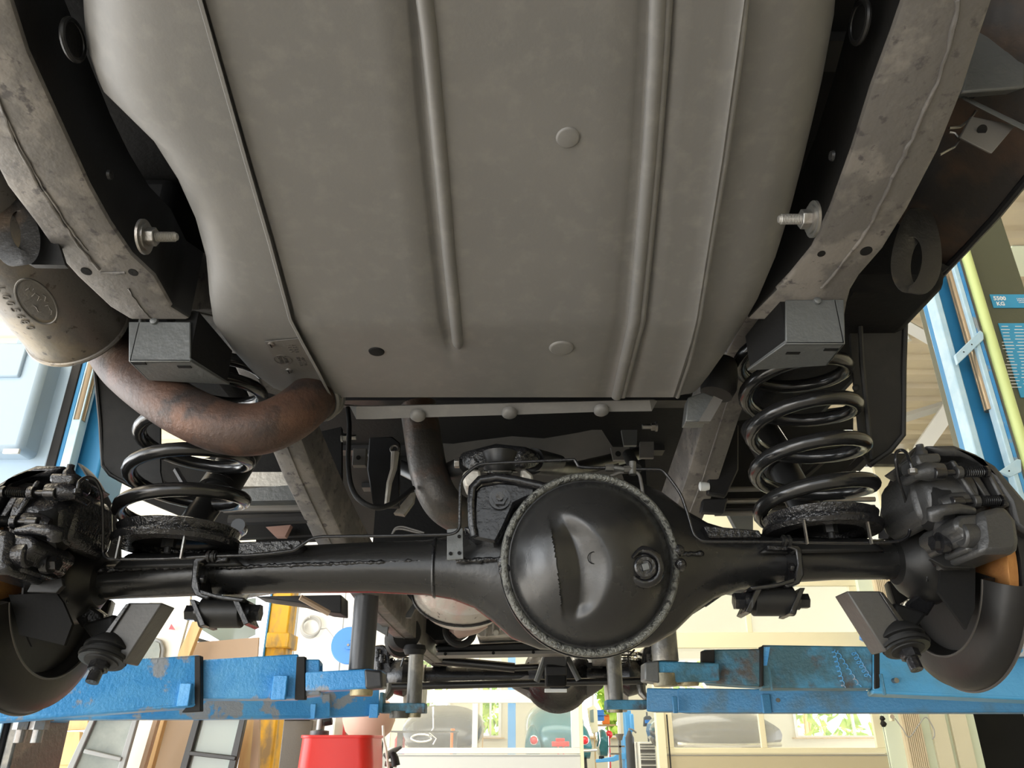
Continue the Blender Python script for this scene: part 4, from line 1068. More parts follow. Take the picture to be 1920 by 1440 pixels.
# front springs and brakes
for uc, s, w_ in ((755,-1,0),(1178,1,0)):
    for i in range(3):
        part('front_spring_coil', MB().ring(fp(uc, 1226+i*11, 3.6), (.05*s,0,1), .052, .0085, 28, 8), M['chrome' if i < 2 else 'spring'])
    part('front_spring_seat', MB().lathe(fp(uc,1262,3.6), (0,0,1), [(0,.06),(.01,.07),(.02,.06)], 24), M['gloss'])
def fbrake(s, u0):
    f = lambda x: u0 + s*x
    b = part('front_calliper', MB().prism([fp(f(u),v,3.55) for u,v in ((0,1210),(16,1208),(26,1216),(30,1245),(38,1262),(34,1282),(22,1290),(14,1275),(6,1262),(-2,1258))], (0,.12,0)), M['callL'], bevel=.008, smooth=45)
    for x, v in ((6,1225),(14,1235),(8,1248)):
        part('calliper_rib', MB().cyl(fp(f(x),v-8,3.53), fp(f(x),v+8,3.53), .014, 12), M['lumpy'], parent=b, smooth=50)
    part('swivel_housing', MB().lathe(fp(f(48),1268,3.6), (s,0,0), [(-.05,.05),(-.02,.075),(.02,.085),(.05,.06)], 20), M['gloss'], smooth=50)
    part('steering_arm', MB().tube([fp(f(30),1285,3.5),fp(f(28),1300,3.48),fp(f(20),1310,3.47)], [.02,.018,.012], 10), M['greypost'])
    part('hub_edge', MB().cyl(fp(f(60),1290,3.7), fp(f(95),1290,3.7), .10, 28), M['castal'], smooth=40)
    part('front_mudguard_hose', MB().tube([fp(f(42),1218,3.5),fp(f(55),1232,3.5),fp(f(50),1250,3.5)], .005, 6), M['gloss'])
fbrake(1, 702); fbrake(-1, 1232)
for u, v in ((760,1207),): pass
# middle silencer, gearbox sump, exhaust joints
part('middle_silencer', MB().loft([[P(870,1118,Y)+Vector((math.cos(a)*.135*k, 0, math.sin(a)*.085*k + dz)) for a in [2*PI*i/36 for i in range(36)]] for Y, k, dz in ((2.02,.80,.02),(2.04,.97,.015),(2.06,1,.01),(2.5,1,-.02),(2.54,.9,-.02))]), M['silencer'], smooth=50)
part('silencer_seam', MB().tube([P(870,1118,2.05)+Vector((math.cos(a)*.137,0,math.sin(a)*.087+.012)) for a in [2*PI*i/40 for i in range(40)]], .004, 6, loop=True), M['gloss'])
part('front_exhaust_pipe', MB().tube([P(850,1165,2.8),P(862,1178,2.7),P(890,1170,2.7),P(905,1160,2.7)], .033, 16), M['pinkpipe'], smooth=60)
part('exhaust_flange_ring', MB().ring(P(862,1182,2.75), (.2,-1,.2), .048, .012, 32, 10), M['rubber'])
part('silencer_mount', MB().cyl(P(905,1163,2.6), P(880,1160,2.6), .02, 14), M['rubber'], smooth=40)
sump = part('gearbox_sump', MB().prism([P(u,v,2.9) for u,v in ((896,1162),(905,1155),(940,1148),(990,1140),(1010,1165),(1000,1190),(970,1193),(900,1196),(893,1190))], (0,.35,0)), M['castal'], bevel=.006)
for i, (u, v) in enumerate(((912,1172),(925,1165),(938,1162),(950,1160),(964,1166),(978,1170))):
    part('sump_rib', MB().b2(P(u-2,v-8,2.895), P(u+2,v+22,2.87)), M['castal'], parent=sump, bevel=.002)
for u, v in ((930,1186),(966,1184)):
    part('sump_bolt', MB().hexn(P(u,v,2.90), P(u,v,2.86), .011), M['castal'], parent=sump)
part('drop_bracket', MB().prism([P(u,v,2.35) for u,v in ((762,1150),(784,1118),(790,1120),(770,1158),(760,1158))], (0,.02,0)), M['bracket'], bevel=.001)
part('rubber_mount', MB().lathe(P(748,1185,2.7), (.6,-1,-.2), [(0,.05),(.03,.062),(.05,.058),(.07,.05)], 24), M['rubber'], smooth=50)
part('rubber_mount', MB().lathe(P(745,1200,2.9), (.6,-1,-.1), [(0,.05),(.03,.062),(.05,.058)], 24), M['rubber'], smooth=50)
part('outrigger_plate', MB().prism([P(u,v,2.4) for u,v in ((665,1118),(735,1120),(725,1192),(700,1178),(705,1150))], (0,.02,0)), M['bracket'])
part('dark_underfloor', MB().prism([P(u,v,2.9) for u,v in ((735,1110),(900,1110),(890,1160),(830,1200),(815,1200),(770,1160))], (0,.3,0)), M['matte'])
part('dark_underfloor', MB().prism([P(u,v,2.9) for u,v in ((1180,1080),(1400,1085),(1330,1130),(1290,1150),(1250,1160),(1180,1190))], (0,.3,0)), M['matte'])
# sill edge and left lower body seen under the axle
part('sill_underside', MB().prism([P(u,v,2.2) for u,v in ((478,1118),(640,1115),(640,1150),(612,1147),(560,1130),(500,1122))], (0,.1,0)), M['dark'], bevel=.004)
part('sill_edge', MB().tube([P(563,1120,2.1),P(590,1135,2.12),P(617,1150,2.14)], .008, 6), M['ply'])
part('sill_underside', MB().prism([P(u,v,2.2) for u,v in ((1270,1135),(1380,1100),(1350,1112),(1320,1135),(1300,1132),(1285,1148))], (0,.1,0)), M['dark'])
part('sill_edge', MB().tube([P(1368,1100,2.1),P(1320,1134,2.14)], .008, 6), M['dark'])

# ================================================================ two-post lift
def arm_box(mb, a, b, h, w_, t=0):
    a = Vector(a); b = Vector(b); d = (b-a); d.z = 0
    R = axes(d, (0,0,1)); c = (a+b)/2
    return mb.box(c, ((b-a).length, w_, h), Matrix((d.normalized(), Vector((0,0,1)).cross(d.normalized()), (0,0,1))).transposed())
def hollow(a, b, h, w_, t=.008):
    # open box section: four walls
    a = Vector(a); b = Vector(b); d = (b-a).normalized(); s = Vector((0,0,1)).cross(d).normalized(); up = d.cross(s)
    if up.z < 0: up = -up
    mb = MB(); R = Matrix((d, s, up)).transposed(); c = (a+b)/2; L = (b-a).length
    for off, dim in ((s*(w_/2-t/2), (L,t,h)), (-s*(w_/2-t/2), (L,t,h)), (up*(h/2-t/2), (L,w_,t)), (-up*(h/2-t/2), (L,w_,t))):
        mb.box(c+off, dim, R)
    return mb
ZA = .145
def mk_lift(s, lab, pal):
    X0 = s*1.62
    root = thing('lift_post', (X0, 2.35, 0), lab, 'car lift', 'posts of the two-post lift')
    pt_ = lambda nm, mb, m, **k: part(nm, mb, M[m] if isinstance(m, str) else m, parent=k.pop('parent', root), **k)
    return root, pt_
# ---- left post
L_, lp = mk_lift(-1, 'pale blue-grey lift post on the left with worn bright blue arms', 0)
def vslab(u0, u1, v, Y, z0, z1, d, mb=None):
    a = P(u0, v, Y); b = P(u1, v, Y)
    return (mb or MB()).b2((a.x, Y, z0), (b.x, Y+d, z1))
ZT = 4.4
lp('column', vslab(-20, 106, 800, 2.20, 0, ZT, .30), 'colgrey', bevel=.006)
lp('column_flange', vslab(104, 122, 800, 2.20, 0, ZT, .03), 'dark', bevel=.003)
lp('column_strip', vslab(122, 131, 800, 2.205, 0, ZT, .04), 'blueclean', bevel=.002)
lp('column_strip', vslab(131, 148, 800, 2.195, 0, ZT, .04), 'bluepale', bevel=.002)
lp('carriage', vslab(128, 205, 800, 2.26, 1.35, 2.6, .16), 'blueclean', bevel=.008)
rd = P(158, 750, 2.21)
lp('ram_rod', MB().cyl((rd.x, 2.21, P(158,790,2.21).z), (rd.x, 2.21, ZT), .018, 18), 'bronze', smooth=40)
lp('control_box', MB().b2(P(-60,700,2.3), P(38,845,2.12)), 'colgrey', bevel=.02)
lp('box_lid', MB().b2(P(-60,690,2.29), P(34,706,2.11)), 'colgrey', bevel=.006)
lp('cable_clip', MB().b2(P(10,843,2.11), P(34,850,2.10)), 'greypanel', bevel=.002)
lp('base_column', MB().b2((P(0,1345,2.3).x, 2.2, 0), (P(62,1345,2.3).x, 2.5, 1.42)), 'matte', bevel=.006)
lp('base_strip', MB().b2((P(62,1345,2.3).x, 2.2, 0), (P(80,1345,2.3).x, 2.45, 1.40)), 'greypost', bevel=.006)
for u in (45, 76):
    c = P(u,1352,2.12)
    lp('pivot_pin', MB().hexn(c-Vector((0,0,.02)), c, .022).cyl(c, c+Vector((0,0,.02)), .03, 16).cyl(c-Vector((0,0,.05)), c-Vector((0,0,.02)), .013, 12), 'zinc', smooth=30)
# arms: (near = rear arm, far = front arm)
def arm(pt_, segs, m, tabs=(), holes=()):
    first = None
    for i, (ua, ub, va0, va1, vb0, vb1, Ya, Yb, w_) in enumerate(segs):
        a0, a1, b0, b1 = P(ua,va0,Ya), P(ua,va1,Ya), P(ub,vb0,Yb), P(ub,vb1,Yb)
        t = .010
        # box section: front, top, bottom, back walls
        d = (b1-a1).normalized(); nb = Vector((-d.y, d.x, 0)).normalized()
        if nb.y < 0: nb = -nb
        off = nb*w_
        mb = MB()
        mb.prism([a0,a1,b1,b0], nb*t)
        mb.prism([a0+off,a1+off,b1+off,b0+off], nb*t)
        mb.prism([a0,b0,b0+off,a0+off], (0,0,-t))
        mb.prism([a1,b1,b1+off,a1+off], (0,0,t))
        o = pt_('arm_section' if first else 'swing_arm', mb, m if isinstance(m, str) else m[min(i, len(m)-1)], bevel=.004, **({'parent': first} if first else {}))
        if not first: first = o
    return first
bl = 'blue'
A1 = arm(lp, [(-120,375,1258,1362,1228,1325,1.70,1.92,.15),(360,560,1238,1310,1226,1310,1.93,1.99,.11),(545,600,1236,1308,1236,1303,1.99,2.00,.085)], bl)
sp = lambda nm, mb, m, par, **k: part(nm, mb, M[m], parent=par, **k)
sp('arm_head', MB().prism([P(u,v,1.98) for u,v in ((572,1260),(690,1254),(716,1257),(716,1290),(572,1296))], (0,.07,0)), 'blue', A1, bevel=.004)
sp('arm_head_end', MB().prism([P(u,v,1.976) for u,v in ((682,1254),(716,1257),(718,1290),(684,1292))], (0,.07,0)), 'blackpost', A1, bevel=.006)
sp('arm_stop_tab', MB().b2(P(342,1282,1.905), P(352,1324,1.89)), 'blue', A1, bevel=.002)
sp('arm_stop_tab', MB().b2(P(516,1267,1.975), P(534,1312,1.96)), 'blue', A1, bevel=.002)
for u, v in ((335,1249),(326,1296)):
    sp('arm_hole', MB().lathe(P(u,v,1.905), (0,-1,0), [(-.01,.0035),(.003,.0035)], 10), 'matte', A1)
A2 = arm(lp, [(-60,620,1318,1350,1300,1347,2.05,2.5,.13),(598,712,1295,1346,1290,1342,2.5,2.6,.11)], bl)
sp('arm_head', MB().prism([P(u,v,2.62) for u,v in ((712,1318),(797,1318),(797,1337),(712,1337))], (0,.07,0)), 'bluedirty', A2, bevel=.003)
sp('arm_stop_tab', MB().b2(P(574,1320,2.485), P(590,1348,2.47)), 'blue', A2, bevel=.002)
sp('arm_stop_tab', MB().b2(P(694,1320,2.58), P(708,1346,2.57)), 'blue', A2, bevel=.002)
sp('arm_end_plate', MB().b2(P(712,1298,2.60), P(722,1338,2.66)), 'bluedirty', A2, bevel=.002)
def post(pt_, ub, ut, vb, vt, Y, w_, m, par, foot=None):
    a = P(ub, vb, Y); b = P(ut, vt, Y); 
    r = w_/2*S((vb+vt)/2, Y)
    b.x = a.x
    sp('lift_pad_post', MB().cyl(a, b, r, 32), m, par, smooth=40)
    sp('post_foot', MB().lathe(P(ub, foot, Y), (0,0,1), [(0,r*.86),(.004,r*.9),(.03,r*.9)], 28), 'brasscap', par, smooth=40)
    return r
post(lp, 677, 684, 1256, 1108, 2.015, 46, 'blackpost', A1, 1305)
post(lp, 776, 778, 1320, 1228, 2.65, 28, 'greypost', A2, 1345)
sp('pad_cup', MB().lathe(P(777,1228,2.65), (0,0,1), [(0,.03),(.015,.038),(.03,.034)], 20), 'rubber', A2, smooth=40)
sp('bolt_stub', MB().lathe(P(748,1340,2.64), (0,0,1), [(-.01,.03),(.01,.03)], 16), 'greypost', A2)
# ---- right post
R_, rp = mk_lift(1, 'right lift post in blue and olive grey with a 5500 KG label', 1)
R_['label'] = 'lift post on the right, blue and olive grey with a 5500 KG label'
def col(u0, u1, Y, d, z0, z1, m, nm, **k):    # measured on row 700
    a = P(u0, 700, Y); b = P(u1, 700, Y)
    return rp(nm, MB().b2((a.x, Y, z0), (b.x, Y+d, z1)), m, **k)
col(1797, 1900, 2.24, .10, 1.3, 2.9, 'blueclean', 'carriage', bevel=.006)
col(1789, 1803, 2.19, .05, 1.3, P(1752,505,2.19).z, 'bluepale', 'carriage_edge', bevel=.004)
rp('carriage_tab', MB().b2(P(1745,482,2.185), P(1760,528,2.20)), 'bluepale', bevel=.006)
col(1845, 1855, 2.17, .03, 1.3, P(1822,478,2.17).z, 'bluepale', 'carriage_strip', bevel=.003)
rp('carriage_tab', MB().b2(P(1778,462,2.175), P(1795,492,2.20)), 'bluepale', bevel=.006)
col(1855, 1861, 2.17, .04, 1.3, P(1822,478,2.17).z, 'blue', 'carriage_strip')
c = P(1838, 700, 2.20)
rp('ram_rod', MB().cyl((c.x,2.20,P(1870,770,2.2).z), (c.x,2.20,ZT), .019, 18), 'bronze', smooth=40)
col(1866, 1975, 2.22, .32, 0, ZT, 'olive', 'column', bevel=.006)
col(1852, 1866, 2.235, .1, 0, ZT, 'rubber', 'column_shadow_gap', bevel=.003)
rp('corner_bead', MB().b2((P(1864,700,2.205).x,2.205,0),(P(1868,700,2.205).x,2.22,ZT)), 'beigeslat')
c = P(1899, 700, 2.12)
rp('hose', MB().tube([(c.x,2.17,0),(c.x,2.17,ZT)], .0165, 16), 'lime', smooth=60)
rp('cross_strap', MB().prism([P(u,v,2.16) for u,v in ((1838,619),(1844,624),(1845,636),(1796,683),(1791,665))], (0,.012,0)), 'bluepale', bevel=.002)
for u, v in ((1822,646),(1807,660)): rp('strap_hole', MB().lathe(P(u,v,2.158), (0,-1,0), [(0,.0022),(.001,.0022)], 10), 'matte')
rp('cross_strap', MB().prism([P(u,v,2.10) for u,v in ((1874,884),(1908,860),(1915,862),(1916,884),(1896,894)) ], (0,.012,0)), 'bluepale', bevel=.002)
rp('strap_hole', MB().lathe(P(1892,883,2.098), (0,-1,0), [(0,.0022),(.001,.0022)], 10), 'matte')
def flat(pts, Y, m, nm, d=.003): return rp(nm, MB().prism([P(u,v,Y) for u,v in pts], (0,d,0)), m)
lb = MB()
za = P(1861,572,2.21).z; zb = P(1861,553,2.21).z
xa = P(1866,560,2.21)
Yl = 2.216
def onface(u, v): return P(u, v, Yl)
l0, l1 = onface(1855+3, 553), onface(1861+1, 577)
rp('capacity_label', MB().b2((onface(1856,553).x, Yl, onface(1860,577).z), (onface(1935,553).x, Yl+.003, onface(1860,552).z)), 'label')
IX = Matrix(((1,0,0),(0,0,-1),(0,1,0)))
text('capacity_lettering', '5500', M['wtext'], R_, onface(1874,560)+Vector((0,-.001,0)), IX, .021, bold=.03)
text('capacity_lettering', 'KG', M['wtext'], R_, onface(1876,570)+Vector((0,-.001,0)), IX, .020, bold=.03)
text('small_lettering', 'CAPACITY\nPORTATA\nCHARGE', M['wtext'], R_, onface(1916,564)+Vector((0,-.001,0)), IX, .007)
rp('data_label', MB().b2((onface(1872,607).x, Yl, onface(1890,745).z), (onface(1960,607).x, Yl+.003, onface(1872,606).z)), 'label')
mb = MB()
for k in range(20):
    u0 = 1877 + k*1.0; vv = 612 + k*6
    for _ in range(4):
        a = onface(u0, vv); L = random.uniform(.02, .04); x = a.x + .012 + _*.045
        mb.box((x, Yl-.0008, a.z), (L, .0006, .0022))
rp('fine_print', mb, 'wtext')
B1_ = arm(rp, [(1636,2080,1208,1300,1225,1320,1.95,1.80,.15),(1428,1640,1209,1290,1212,1290,2.02,1.96,.125),(1318,1432,1218,1280,1216,1288,2.06,2.02,.10)], ('bluebright', 'bluedirty', 'bluedirty'))
sp('arm_head', MB().prism([P(u,v,2.02) for u,v in ((1209,1243),(1236,1239),(1350,1243),(1350,1276),(1236,1280),(1209,1275))], (0,.07,0)), 'bluedirty', B1_, bevel=.004)
sp('arm_head_end', MB().prism([P(u,v,2.016) for u,v in ((1209,1242),(1236,1238),(1237,1281),(1209,1276))], (0,.07,0)), 'bracket', B1_, bevel=.004)
for a, b, Y in (((1440,1250),(1449,1293),2.00),((1650,1264),(1660,1303),1.93)):
    sp('arm_stop_tab', MB().b2(P(*a,Y), P(*b,Y-.015)), 'bluedirty', B1_, bevel=.002)
for u, v, Y in ((1679,1276,1.925),(1668,1228,1.93)):
    sp('arm_hole', MB().lathe(P(u,v,Y+.003), (0,-1,0), [(-.01,.006),(.006,.006),(.006,.004)], 14), 'zinc' if v > 1250 else 'matte', B1_)
# blue loops of a paint marker on the dirty arm
def loops(u0, v0, u1, v1, n, amp, Yf):
    q = []
    for i in range(n*10+1):
        t = i/(n*10); a = 2*PI*t*n
        u = lerp(u0, u1, t)+math.cos(a)*amp; v = lerp(v0, v1, t)+math.sin(a)*amp*.8
        q.append(P(u, v, Yf(u)))
    sp('blue_marker_loops', MB().tube(q, .0011, 5), 'blue', B1_, smooth=60)
fY = lambda u: lerp(2.02, 1.96, (u-1428)/212) - .002
loops(1562,1218,1582,1290,8,3.5,fY); loops(1568,1220,1612,1288,7,3,fY); loops(1600,1222,1628,1270,6,5,fY)
sp('overspray_patch', MB().prism([P(u,v,lerp(2.02,1.96,(u-1428)/212)-.0015) for u,v in ((1432,1213),(1444,1213),(1438,1248),(1431,1248))], (0,.001,0)), 'blue', B1_)
B2_ = arm(rp, [(1270,2040,1290,1336,1300,1336,2.60,2.15,.13),(1212,1275,1290,1334,1291,1334,2.64,2.6,.11)], 'bluemid')
sp('arm_head', MB().prism([P(u,v,2.66) for u,v in ((1137,1312),(1214,1312),(1214,1330),(1137,1330))], (0,.07,0)), 'bluedirty', B2_, bevel=.003)
for a, b, Y in (((1259,1306),(1272,1337),2.58),((1425,1302),(1448,1337),2.49)):
    sp('arm_stop_tab', MB().b2(P(*a,Y), P(*b,Y-.015)), 'bluemid', B2_, bevel=.002)
sp('arm_hole', MB().lathe(P(1458,1313,2.475), (0,-1,0), [(-.01,.006),(.006,.006),(.006,.004)], 14), 'zinc', B2_)
post(rp, 1248, 1243, 1240, 1110, 2.04, 48, 'greypost', B1_, 1287)
post(rp, 1155, 1155, 1314, 1200, 2.69, 28, 'greypost', B2_, 1336)
sp('post_foot', MB().lathe(P(1290,1286,2.06), (0,0,1), [(0,.026),(.004,.028),(.02,.028)], 24), 'brasscap', B1_, smooth=40)
for v in (1195, 1215):
    c = P(1915, v, 1.82)
    rp('pivot_pin', MB().hexn(c-Vector((0,0,.02)), c+Vector((0,0,.01)), .026).cyl(c+Vector((0,0,.01)), c+Vector((0,0,.016)), .034, 18), 'zinc', smooth=30)
rp('arm_yoke', MB().b2(P(1850,1200,1.9), P(2000,1225,1.8)), 'blueclean', bevel=.006)

# black slabs standing in for the shadow gaps at the arm section mouths
for pts, Y, par in ((((356,1230),(376,1229),(376,1334),(340,1336),(352,1322)),1.915,A1),(((556,1231),(572,1231),(572,1312),(552,1312)),1.985,A1),
                    (((1640,1214),(1652,1214),(1652,1290),(1640,1292)),1.945,B1_),(((1426,1212),(1432,1212),(1432,1286),(1426,1288)),2.012,B1_),(((1316,1220),(1340,1218),(1340,1243),(1316,1243)),2.04,B1_)):
    sp('arm_mouth_shade', MB().prism([P(u,v,Y) for u,v in pts], (0,.02,0)), 'rubber', par, bevel=.002)
# ================================================================ building
YW = 9.2
def ST_(name, mb, m, **k): return struct(name, mb, M[m] if isinstance(m, str) else m, **k)
floor = ST_('floor', MB().b2((-40, -8, -.1), (9, 40, 0)), 'floor')
ceil_ = ST_('ceiling', MB().b2((-6, -5.2, 4.70), (7.5, YW+.1, 4.8)), 'beigeslat')
for i in range(26):
    y = 1.0 + i*.33
    part('ceiling_slat', MB().prism([(-6, y, 4.70), (-6, y+.03, 4.655), (-6, y+.20, 4.655), (-6, y+.23, 4.70)], (13.5, 0, 0)), M['beigeslat'], parent=ceil_)
zt = lambda v, Y=YW: P(960, v, Y).z
xt = lambda u, Y=YW, v=1300: P(u, v, Y).x
# back wall pieces around the two sectional doors
def wallp(name, u0, u1, z0, z1, m, Y=YW, d=.12): return ST_(name, MB().b2((xt(u0, Y), Y, z0), (xt(u1, Y), Y+d, z1)), m)
wallp('wall_back', 540, 722, 0, 4.7, 'wall')
ST_('wall_back', MB().b2((xt(722), YW, 3.35), (xt(1640), YW+.12, 4.7)), 'creamwall')
ST_('wall_right', MB().b2((6.8, -5.2, 0), (6.92, YW, 4.7)), 'creamwall')
ST_('wall_rear', MB().b2((1.2, -5.3, 0), (6.9, -5.2, 4.7)), 'creamwall')
p = [(1640,1668,'mint',.10),(1668,1702,'corr',.16),(1702,1722,'mint',.10),(1722,1750,'creamwall',.14),(1750,1760,'mint',.08),(1760,1790,'creamwall',.12),(1790,1810,'mint',.06)]
for u0, u1, m, d in p:
    ST_('trim_1', MB().b2((xt(u0), YW-d, 0), (xt(u1), YW+.02, 3.3)), m)
rb = bpy.data.objects['trim_1.001'] if 'trim_1.001' in bpy.data.objects else None
for i in range(9):
    x = lerp(xt(1669), xt(1701), (i+.5)/9)
    part('cladding_rib', MB().b2((x-.007, YW-.175, 0), (x+.007, YW-.155, 3.3)), M['corr'], parent=rb)
ST_('wall_back', MB().b2((xt(1810), YW, 1.62), (6.9, YW+.1, 4.7)), 'creamwall')
ST_('wall_back', MB().b2((xt(1806), YW+.5, 0), (6.9, YW+.6, 1.7)), 'matte')  # black sheet standing in for the darkness of the opening at the right
# sectional doors with framed panes
def sdoor(n, u0, u1, rows_, mull, m, pm, lower, glass):
    Y = YW-.03
    a, b = xt(u0), xt(u1)
    root = ST_('door_%d' % n, MB().b2((a, Y, 0), (b, Y+.05, zt(lower))), pm, bevel=.004)
    def pp(nm, mb, mm, **k): return part(nm, mb, M[mm], parent=root, **k)
    pp('panel_joint', MB().b2((a, Y-.004, zt(lower)-.02), (b, Y, zt(lower)-.012)), 'bodygrey')
    zlast = zt(lower)
    for (vt, vb) in rows_:
        z0, z1 = zt(vb), zt(vt)
        pp('rail', MB().b2((a, Y, zlast+.004), (b, Y+.05, z0)), m, bevel=.004)
        pp('stile', MB().b2((a, Y, z0), (a+.09, Y+.05, z1)), m, bevel=.004)
        pp('stile', MB().b2((b-.09, Y, z0), (b, Y+.05, z1)), m, bevel=.004)
        xs = [a+.09] + [xt(q) for q in mull] + [b-.09]
        for q in mull: pp('mullion', MB().b2((xt(q)-.03, Y, z0), (xt(q)+.03, Y+.05, z1)), m, bevel=.004)
        for x0, x1 in zip(xs, xs[1:]):
            pp('pane', MB().b2((x0, Y+.022, z0), (x1, Y+.027, z1)), glass)
        zlast = z1
    pp('rail', MB().b2((a, Y, zlast+.004), (b, Y+.05, zlast+.12)), m, bevel=.004)
    return root
d1_ = sdoor(1, 722, 1084, [(1319,1402),(1209,1294),(1110,1190)], (892,), 'white', 'greypanel', 1414, 'doorglass')
d2_ = sdoor(2, 1240, 1640, [(1322,1402),(1216,1300),(1100,1186)], (1420,), 'cream', 'creampanel', 1413, 'doorglassL')
for u in (722, 1242, 1638):
    part('pull_cord', MB().tube([(xt(u+3), YW-.06, zt(1340)), (xt(u+3), YW-.06, zt(1460))], .008, 6), M['rubber'], parent=d2_ if u > 1000 else d1_)
part('pull_weight', MB().lathe((xt(1640), YW-.08, zt(1352)), (0,0,1), [(-.06,.02),(-.03,.035),(0,.02),(.02,.03),(.05,.02)], 12), M['rubber'], parent=d2_)
for u0, u1 in ((1084,1090),(1226,1240)):
    ST_('trim_2', MB().b2((xt(u0), YW-.05, 0), (xt(u1), YW+.1, 3.3)), 'cream')
ST_('wall_back', MB().b2((xt(1088), YW+.0, zt(1232)), (xt(1240), YW+.12, 3.35)), 'creamwall')
# far room: back wall with windows, side glimpse
YB2 = 24.0
xb = lambda u: xt(u, YB2)
zb_ = lambda v: P(960, v, YB2).z
far = ST_('wall_far', MB().b2((xb(640), YB2, 0), (xb(1700), YB2+.1, zb_(1362+20))), 'creamwall')
ST_('wall_far', MB().b2((xb(640), YB2, zb_(1235)), (xb(1700), YB2+.1, 6.1)), 'creamwall')
for a, b in ((640,772),(845,900),(940,1062),(1160,1255),(1330,1480)):
    ST_('wall_far', MB().b2((xb(a), YB2, zb_(1382)), (xb(b), YB2+.1, zb_(1235))), 'creamwall')
wn = 0
for a, b in ((772,845),(900,940),(1062,1160),(1255,1330),(1480,1700)):
    wn += 1
    r = ST_('window_%d' % wn, MB().b2((xb(a), YB2-.05, zb_(1383)), (xb(b), YB2+.06, zb_(1379))).b2((xb(a), YB2-.05, zb_(1239)), (xb(b), YB2+.06, zb_(1235))).b2((xb(a), YB2-.05, zb_(1379)), (xb(a)+.08, YB2+.06, zb_(1239))).b2((xb(b)-.08, YB2-.05, zb_(1379)), (xb(b), YB2+.06, zb_(1239))), 'white')
    part('mullion', MB().b2(((xb(a)+xb(b))/2-.03, YB2-.04, zb_(1379)), ((xb(a)+xb(b))/2+.03, YB2+.05, zb_(1239))), M['white'], parent=r)
    part('window_sill', MB().b2((xb(a)-.1, YB2-.2, zb_(1385)), (xb(b)+.1, YB2, zb_(1383))), M['wood'], parent=r)
ST_('ceiling', MB().b2((-9, YW+.15, 6.0), (14, YB2+.2, 6.1)), 'creamwall')
# trees beyond the far windows
def tree(x, y, h, r, label):
    t = thing('tree', (x, y, 0), label, 'tree', 'trees beyond the far windows')
    part('trunk', MB().tube([(x,y,0),(x+.1,y,h*.5)], [.14,.08], 8), M['wood'], parent=t)
    mb = MB()
    for _ in range(900):
        a = random.uniform(0, 2*PI); b = random.uniform(-1, 1); rr = r*random.uniform(.5, 1)**.5
        c = Vector((x+rr*math.cos(a)*math.sqrt(1-b*b), y+rr*math.sin(a)*math.sqrt(1-b*b)*.7, h*.6+b*h*.45))
        e = [Vector((random.uniform(-1,1), random.uniform(-1,1), random.uniform(-1,1)))*.26 for _ in range(3)]
        mb.add([c+q for q in e]+[c-e[0]*.8], [(0,1,2),(1,3,2)])
    o = part('foliage', mb, M['green'], parent=t, smooth=0, fix=False); o['kind'] = 'stuff'
for i, (x, y, h, r, lb_) in enumerate(((-4.2,28,6,2.0,'leafy green tree outside the leftmost far window'),(.2,29,6.2,1.9,'leafy green tree outside the middle far window'),(4.3,30,6,1.2,'leafy green tree outside behind the blue far lift'),(9.6,27.5,6.0,4.2,'big leafy tree outside behind the right-hand door panes'))):
    tree(x, y, h, r, lb_)
# roof trusses over the right bay
def truss(nm, pts, r, lab):
    t = tag(obj(nm, MB().tube([P(*p) for p in pts], r, 4), M['truss']), lab, 'beam'); t['kind'] = 'structure'; return t
tr = ST_('trim_3', MB().tube([P(1690,605,5.6),P(1800,668,5.6)], .06, 4), 'truss')
part('truss_brace', MB().tube([P(1800,738,7.0),P(1725,845,7.6)], .10, 4), M['truss'], parent=tr)
part('truss_brace', MB().tube([P(1690,785,7.4),P(1820,745,7.4)], .05, 4), M['truss'], parent=tr)
part('truss_brace', MB().tube([P(1690,618,5.8),P(1700,640,5.8)], .05, 4), M['truss'], parent=tr)
ST_('trim_4', MB().b2((2.5, YW-.4, zt(870,YW-.4)), (6.7, YW-.3, zt(850,YW-.4))), 'dark')
ST_('window_6', MB().b2((P(1640,900,YW-.2).x, YW-.25, zt(1060)), (P(1745,900,YW-.2).x, YW-.2, zt(880))), 'cream')
# skylight sheets in the ceiling
for i, (u, v, Y) in enumerate(((1740,500,5.1),(1905,500,5.1))):
    part('skylight_sheet', MB().b2((P(u-60,v,Y).x, Y-.35, 4.64), (P(u+30,v,Y).x, Y+.05, 4.652)), M['mint'], parent=ceil_)
# strip lamps
for i, (x, y) in enumerate(((2.4, 7.0), (2.2, 4.6), (-1.8, 5.8), (2.2, 13.0), (1.1, 17.0))):
    r = thing('strip_lamp', (x, y, 4.594 if y < 9 else 5.94), ('strip lamp under the ceiling, %s' % ('nearest the cream sectional door','above the front of the raised vehicle','left of the raised vehicle','in the far room near the doors','deepest in the far room')[i]), 'lamp', 'ceiling strip lamps')
    z = 4.594 if y < 9 else 5.94
    part('lamp_housing', MB().b2((x-.7, y-.08, z), (x+.7, y+.08, z+.06)), M['white'], parent=r, bevel=.005)
    for dy in (-.04, .04): part('lamp_tube', MB().cyl((x-.66, y+dy, z-.02), (x+.66, y+dy, z-.02), .013, 10), M['lamp'], parent=r)

